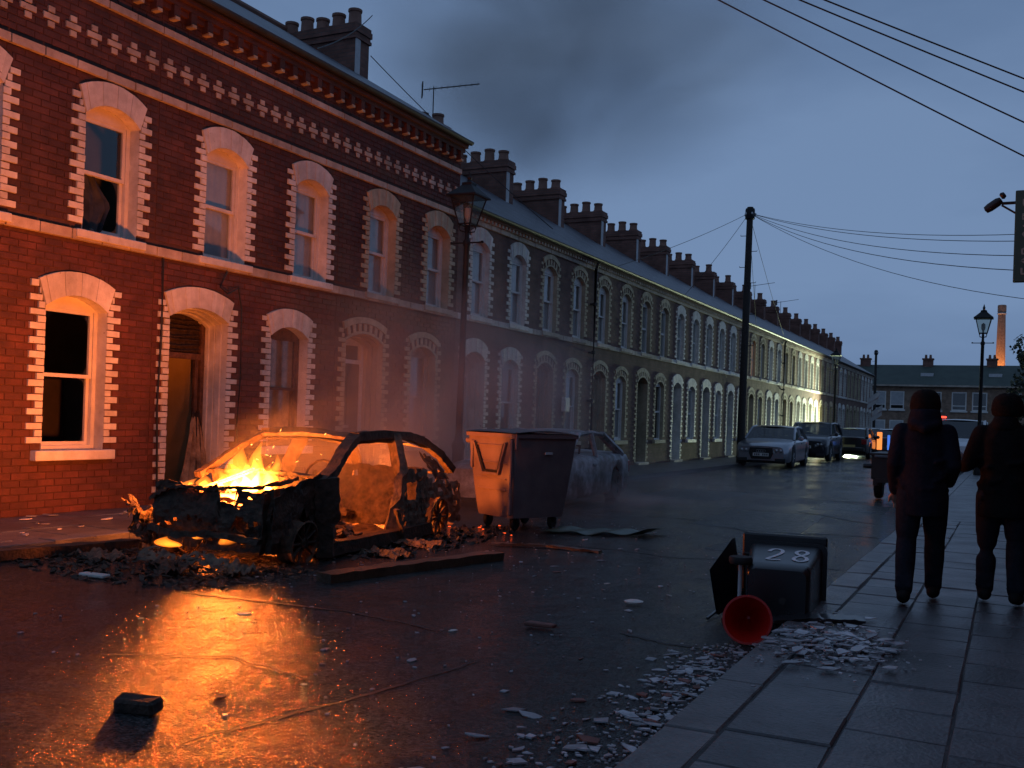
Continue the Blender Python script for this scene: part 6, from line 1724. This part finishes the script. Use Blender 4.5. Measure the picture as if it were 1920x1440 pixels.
# ================================================================== people
def fuse(o, vox, it=6):
    """melt the overlapping tubes of one figure into one continuous skin"""
    r = o.modifiers.new('fuse', 'REMESH'); r.mode = 'VOXEL'; r.voxel_size = vox; r.use_smooth_shade = True
    s = o.modifiers.new('soften', 'SMOOTH'); s.factor = .5; s.iterations = it
    return o
def ell(mb, secs, n=20):
    """closed loft of horizontal ellipses: (x, y, z, rx, ry)"""
    rows = [[(x + rx * cos(2 * pi * k / n), y + ry * sin(2 * pi * k / n), z) for k in range(n)] for (x, y, z, rx, ry) in secs]
    vs = [p for r in rows for p in r]
    fs = [(i * n + k, i * n + (k + 1) % n, (i + 1) * n + (k + 1) % n, (i + 1) * n + k) for i in range(len(rows) - 1) for k in range(n)]
    fs += [tuple(range(n - 1, -1, -1)), tuple((len(rows) - 1) * n + k for k in range(n))]
    mb.add(vs, fs)
def ball(mb, c, r, n=10):
    mb.lathe([(r * sin(pi * i / n) + (1e-4 if i in (0, n) else 0), -r * cos(pi * i / n)) for i in range(n + 1)], c, 12)
def limb(mb, pts, rs):
    mb.tube(pts, rs, 14)
    for p, r in zip(pts, rs): ball(mb, p, r * .98)
def mid(a, b, t): return tuple(a[i] + (b[i] - a[i]) * t for i in range(3))

def person(label, loc, rz, J, top, H=1.0):
    """J: joints, facing +y. One continuous body; clothes are its children"""
    root = empty('person', loc, rz); tag(root, label, 'person', 'people walking away along the right pavement')
    root.scale = (H, H, H)
    hx, hy, hz = J['head']; px, py, pz = J['pelvis']
    b = MB()
    ell(b, [(px, py, pz - .08, .10, .09), (px, py, pz, .155, .11), (px, py + .01, pz + .16, .13, .10), (px, py + .02, pz + .34, .155, .11), (px, py + .02, pz + .47, .16, .10), (px, py + .02, pz + .55, .08, .07)])
    limb(b, [(hx, hy - .02, hz - .17), (hx, hy - .01, hz - .08)], [.058, .055])
    ell(b, [(hx, hy + .03, hz - .125, .035, .04), (hx, hy + .02, hz - .10, .058, .07), (hx, hy + .01, hz - .03, .074, .092), (hx, hy, hz + .03, .077, .097), (hx, hy - .005, hz + .08, .065, .08), (hx, hy - .01, hz + .11, .03, .04)])
    limb(b, [(hx, hy + .09, hz + .005), (hx, hy + .112, hz - .03)], [.012, .016])                        # nose
    limb(b, [(hx - .02, hy + .09, hz - .07), (hx + .02, hy + .09, hz - .07)], [.010, .010])             # mouth
    for s in (-1, 1):
        limb(b, [(hx + s * .08, hy - .01, hz + .02), (hx + s * .083, hy - .012, hz - .035)], [.014, .011])   # ear
    for s, k in ((-1, 'L'), (1, 'R')):
        sh, el, wr, ha = (Vector(J[q + k]) for q in ('sh', 'el', 'wr', 'ha'))
        limb(b, [sh, sh.lerp(el, .5), el, el.lerp(wr, .4), wr], [.056, .048, .040, .040, .027])
        d = (ha - wr).normalized(); sd = d.cross(Vector((0, 1, 0))); sd = sd.normalized() if sd.length > .1 else Vector((1, 0, 0)); cur = d.cross(sd).normalized()
        for o_ in (-.022, -.007, .008, .023): limb(b, [wr + d * .02 + sd * o_ * .7, wr + d * .09 + sd * o_], [.015, .013])
        for (o_, ln) in ((-.030, .068), (-.010, .080), (.011, .074), (.031, .056)):
            p0 = wr + d * .09 + sd * o_; limb(b, [p0, p0 + d * ln * .5, p0 + d * ln * .85 + cur * .018, p0 + d * ln + cur * .034], [.0105, .0095, .009, .008])
        limb(b, [wr + d * .03 - sd * .02, wr + d * .06 - sd * .05, wr + d * .10 - sd * .06 + cur * .01], [.014, .011, .009])
        hp, kn, an, to = (Vector(J[q + k]) for q in ('hp', 'kn', 'an', 'to'))
        limb(b, [hp, hp.lerp(kn, .5), kn, kn.lerp(an, .35), an], [.090, .075, .054, .054, .038]); limb(b, [an, to], [.036, .026])
    fuse(b.build('body', M['skin'], root, fix=False), .0085, 3)
    # jacket: hangs loose to the hips
    b = MB()
    ell(b, [(px, py, pz - .23, .195, .15), (px, py, pz - .12, .192, .148), (px, py, pz - .02, .188, .142), (px, py + .0, pz + .10, .172, .13), (px, py + .01, pz + .28, .185, .135), (px, py + .02, pz + .40, .192, .13), (px, py + .02, pz + .49, .15, .11), (px, py + .02, pz + .57, .09, .09)])
    for k in 'LR':
        sh, el, wr = (Vector(J[q + k]) for q in ('sh', 'el', 'wr'))
        limb(b, [sh + Vector((0, 0, -.01)), sh.lerp(el, .35), sh.lerp(el, .8), el, el.lerp(wr, .5), el.lerp(wr, .98)], [.078, .074, .067, .062, .056, .046])
    rr = random.Random(int(loc[1] * 100))
    for i in range(16):      # slack folds round the waist and elbows
        a = rr.uniform(0, 6.28); z = pz + rr.uniform(-.05, .3)
        limb(b, [(px + .185 * cos(a), py + .14 * sin(a), z), (px + .19 * cos(a + .5), py + .143 * sin(a + .5), z + rr.uniform(-.07, .07))], [.014, .017])
    fuse(b.build('jacket', M[top], root, fix=False), .013, 5)
    b = MB()
    ell(b, [(px, py, pz - .14, .10, .10), (px, py, pz - .08, .17, .135), (px, py, pz + .04, .17, .13), (px, py, pz + .08, .16, .12)])
    for s, k in ((-1, 'L'), (1, 'R')):
        hp, kn, an = (Vector(J[q + k]) for q in ('hp', 'kn', 'an'))
        limb(b, [hp, hp.lerp(kn, .4), hp.lerp(kn, .8), kn, kn.lerp(an, .4), kn.lerp(an, .8), an + Vector((0, 0, .0))], [.108, .102, .090, .080, .080, .070, .068])
        for i in range(3): limb(b, [kn.lerp(an, .75 + .09 * i) + Vector((-.05, -.05, 0)), kn.lerp(an, .77 + .09 * i) + Vector((.05, -.05, .01))], [.022, .022])
    fuse(b.build('trousers', M['denim'], root, fix=False), .013, 5)
    for k in 'LR':
        an, to = Vector(J['an' + k]), Vector(J['to' + k]); d = (to - an); d.z = 0; d.normalize(); zt = Vector((0, 0, .045 - to.z if False else 0))
        b = MB(); limb(b, [an - d * .05 - Vector((0, 0, .045)), an + d * .05 - Vector((0, 0, .04)), to + d * .0, to + d * .09], [.052, .056, .052, .042]); limb(b, [an, an - Vector((0, 0, .04))], [.05, .05])
        fuse(b.build('shoe', M['shoe'], root, fix=False), .012, 3)
    return root, (hx, hy, hz)

J1 = dict(pelvis=(0, 0, .94), head=(0, .05, 1.60),
          shL=(-.170, .02, 1.40), elL=(-.222, -.03, 1.13), wrL=(-.215, .10, .90), haL=(-.20, .16, .82),
          shR=(.170, .02, 1.40), elR=(.225, -.05, 1.13), wrR=(.20, .13, .98), haR=(.15, .21, .95),
          hpL=(-.095, -.01, .88), knL=(-.11, -.03, .50), anL=(-.115, -.20, .13), toL=(-.12, -.06, .045),
          hpR=(.095, .01, .88), knR=(.105, .14, .52), anR=(.105, .20, .12), toR=(.11, .34, .05))
p1, hd1 = person('person in dark jacket and hood walking away beside the kerb', (-.60, 8.42, PZ + .008), radians(4), J1, 'cloth_navy', .955)
def hat(parent, hd, mk, w=1.0):
    m = MB(); x, y, z = hd
    m.lathe([(.096 * w, -.05), (.108 * w, -.035), (.114 * w, .0), (.114 * w, .04), (.106 * w, .08), (.088 * w, .112), (.06 * w, .133), (.03 * w, .142), (0, .144)], (x, y - .01, z), 22)
    m.jitter(.0025, random.Random(3)); m.build('hat', M[mk], parent, smooth=True)
hat(p1, hd1, 'knit', 1.04)
b = MB(); ell(b, [(0, -.01, 1.40, .13, .11), (0, -.02, 1.47, .135, .125), (0, -.005, 1.53, .122, .13), (0, .01, 1.58, .11, .125)]); limb(b, [(-.09, -.10, 1.46), (0, -.14, 1.42), (.09, -.10, 1.46)], [.035, .045, .035])
fuse(b.build('hood', M['cloth_navy'], p1, fix=False), .012, 4)
J2 = dict(J1); J2.update(elL=(-.26, -.05, 1.14), wrL=(-.31, .16, 1.10), haL=(-.34, .25, 1.11), head=(.01, .06, 1.585), anL=(-.115, .04, .12), toL=(-.13, .18, .05), knL=(-.11, .06, .50), knR=(.11, .03, .50), anR=(.12, -.04, .12), toR=(.13, .10, .045))
p2, hd2 = person('person in black jacket and knit hat cut by the right edge', (-.04, 8.75, PZ + .008), radians(-3), J2, 'cloth_black', .96)
hat(p2, hd2, 'knit', 1.06)
b = MB(); ell(b, [(0, .0, 1.42, .12, .10), (0, .0, 1.48, .105, .10), (0, .01, 1.535, .085, .09)]); fuse(b.build('collar', M['cloth_black'], p2, fix=False), .012, 4)
# pale bundle held in the right-hand person's raised hand
rows = []
for i in range(9):
    t = i / 8; r_ = .055 * (sin(pi * t) ** .6) + .004
    rows.append([(r_ * cos(a) * (1 + .15 * sin(3 * a)), r_ * sin(a), -.075 + .15 * t) for a in [2 * pi * k / 10 for k in range(11)]])
m = MB(); m.grid(rows); tag(m.build('held_cloth', M['pale_cloth'], None, (-.385, 8.97, 1.225), (.3, .2, 0), smooth=True), 'pale bundled cloth held between the two walking people', 'cloth')

# ================================================================== smoke
def smoke_mat(name, dens, col, scale, lo, hi, aniso=0.1, fall='sphere', absorb=None):
    m = bpy.data.materials.new(name); m.use_nodes = True
    n, l = m.node_tree.nodes, m.node_tree.links
    n.clear(); o = n.new('ShaderNodeOutputMaterial'); v = n.new('ShaderNodeVolumePrincipled')
    v.inputs['Color'].default_value = (*col, 1); v.inputs['Anisotropy'].default_value = aniso
    tc = n.new('ShaderNodeTexCoord')
    nz = n.new('ShaderNodeTexNoise'); nz.inputs['Scale'].default_value = scale; nz.inputs['Detail'].default_value = 3; nz.inputs['Distortion'].default_value = .6
    l.new(tc.outputs['Object'], nz.inputs['Vector'])
    mr = n.new('ShaderNodeMapRange'); mr.inputs['From Min'].default_value = lo; mr.inputs['From Max'].default_value = hi; mr.inputs['To Max'].default_value = dens
    l.new(nz.outputs['Fac'], mr.inputs['Value'])
    ln = n.new('ShaderNodeVectorMath'); ln.operation = 'LENGTH'; l.new(tc.outputs['Object'], ln.inputs[0])
    fo = n.new('ShaderNodeMapRange'); fo.interpolation_type = 'SMOOTHSTEP'; fo.inputs['From Min'].default_value = 1.0; fo.inputs['From Max'].default_value = .25
    l.new(ln.outputs['Value'], fo.inputs['Value'])
    mu = n.new('ShaderNodeMath'); mu.operation = 'MULTIPLY'; l.new(mr.outputs[0], mu.inputs[0]); l.new(fo.outputs[0], mu.inputs[1])
    l.new(mu.outputs[0], v.inputs['Density']); l.new(v.outputs[0], o.inputs['Volume'])
    return m
def smoke(name, loc, rad, mt, label, rot=(0, 0, 0)):
    bm = bmesh.new(); bmesh.ops.create_icosphere(bm, subdivisions=3, radius=1.0); me = bpy.data.meshes.new(name); bm.to_mesh(me); bm.free(); me.materials.append(mt)
    return tag(obj(name, me, None, loc, rot, rad), label, 'smoke', kind='stuff')
smoke('smoke', (-8.2, 14.4, 1.3), (2.7, 5.6, 3.2), smoke_mat('low_smoke', .42, (.75, .72, .72), 2.0, .36, .75), 'thin low smoke drifting between the burnt cars and the houses')
smoke('smoke', (-6.68, 9.1, .95), (1.0, 1.9, .8), smoke_mat('cabin_smoke', .34, (.8, .74, .7), 3.0, .30, .75), 'glowing smoke hanging in and over the burning car')
smoke('smoke', (-5.3, 16.0, .25), (3.4, 4.6, .75), smoke_mat('ground_smoke', .22, (.78, .78, .80), 2.6, .42, .75), 'pale ground smoke around the second burnt car')
smoke('smoke', (-20.5, 46.0, 20.5), (14, 11, 9.0), smoke_mat('dark_plume', .20, (.28, .25, .23), 1.5, .34, .78), 'dark smoke smudge hanging in the sky above the chimneys')
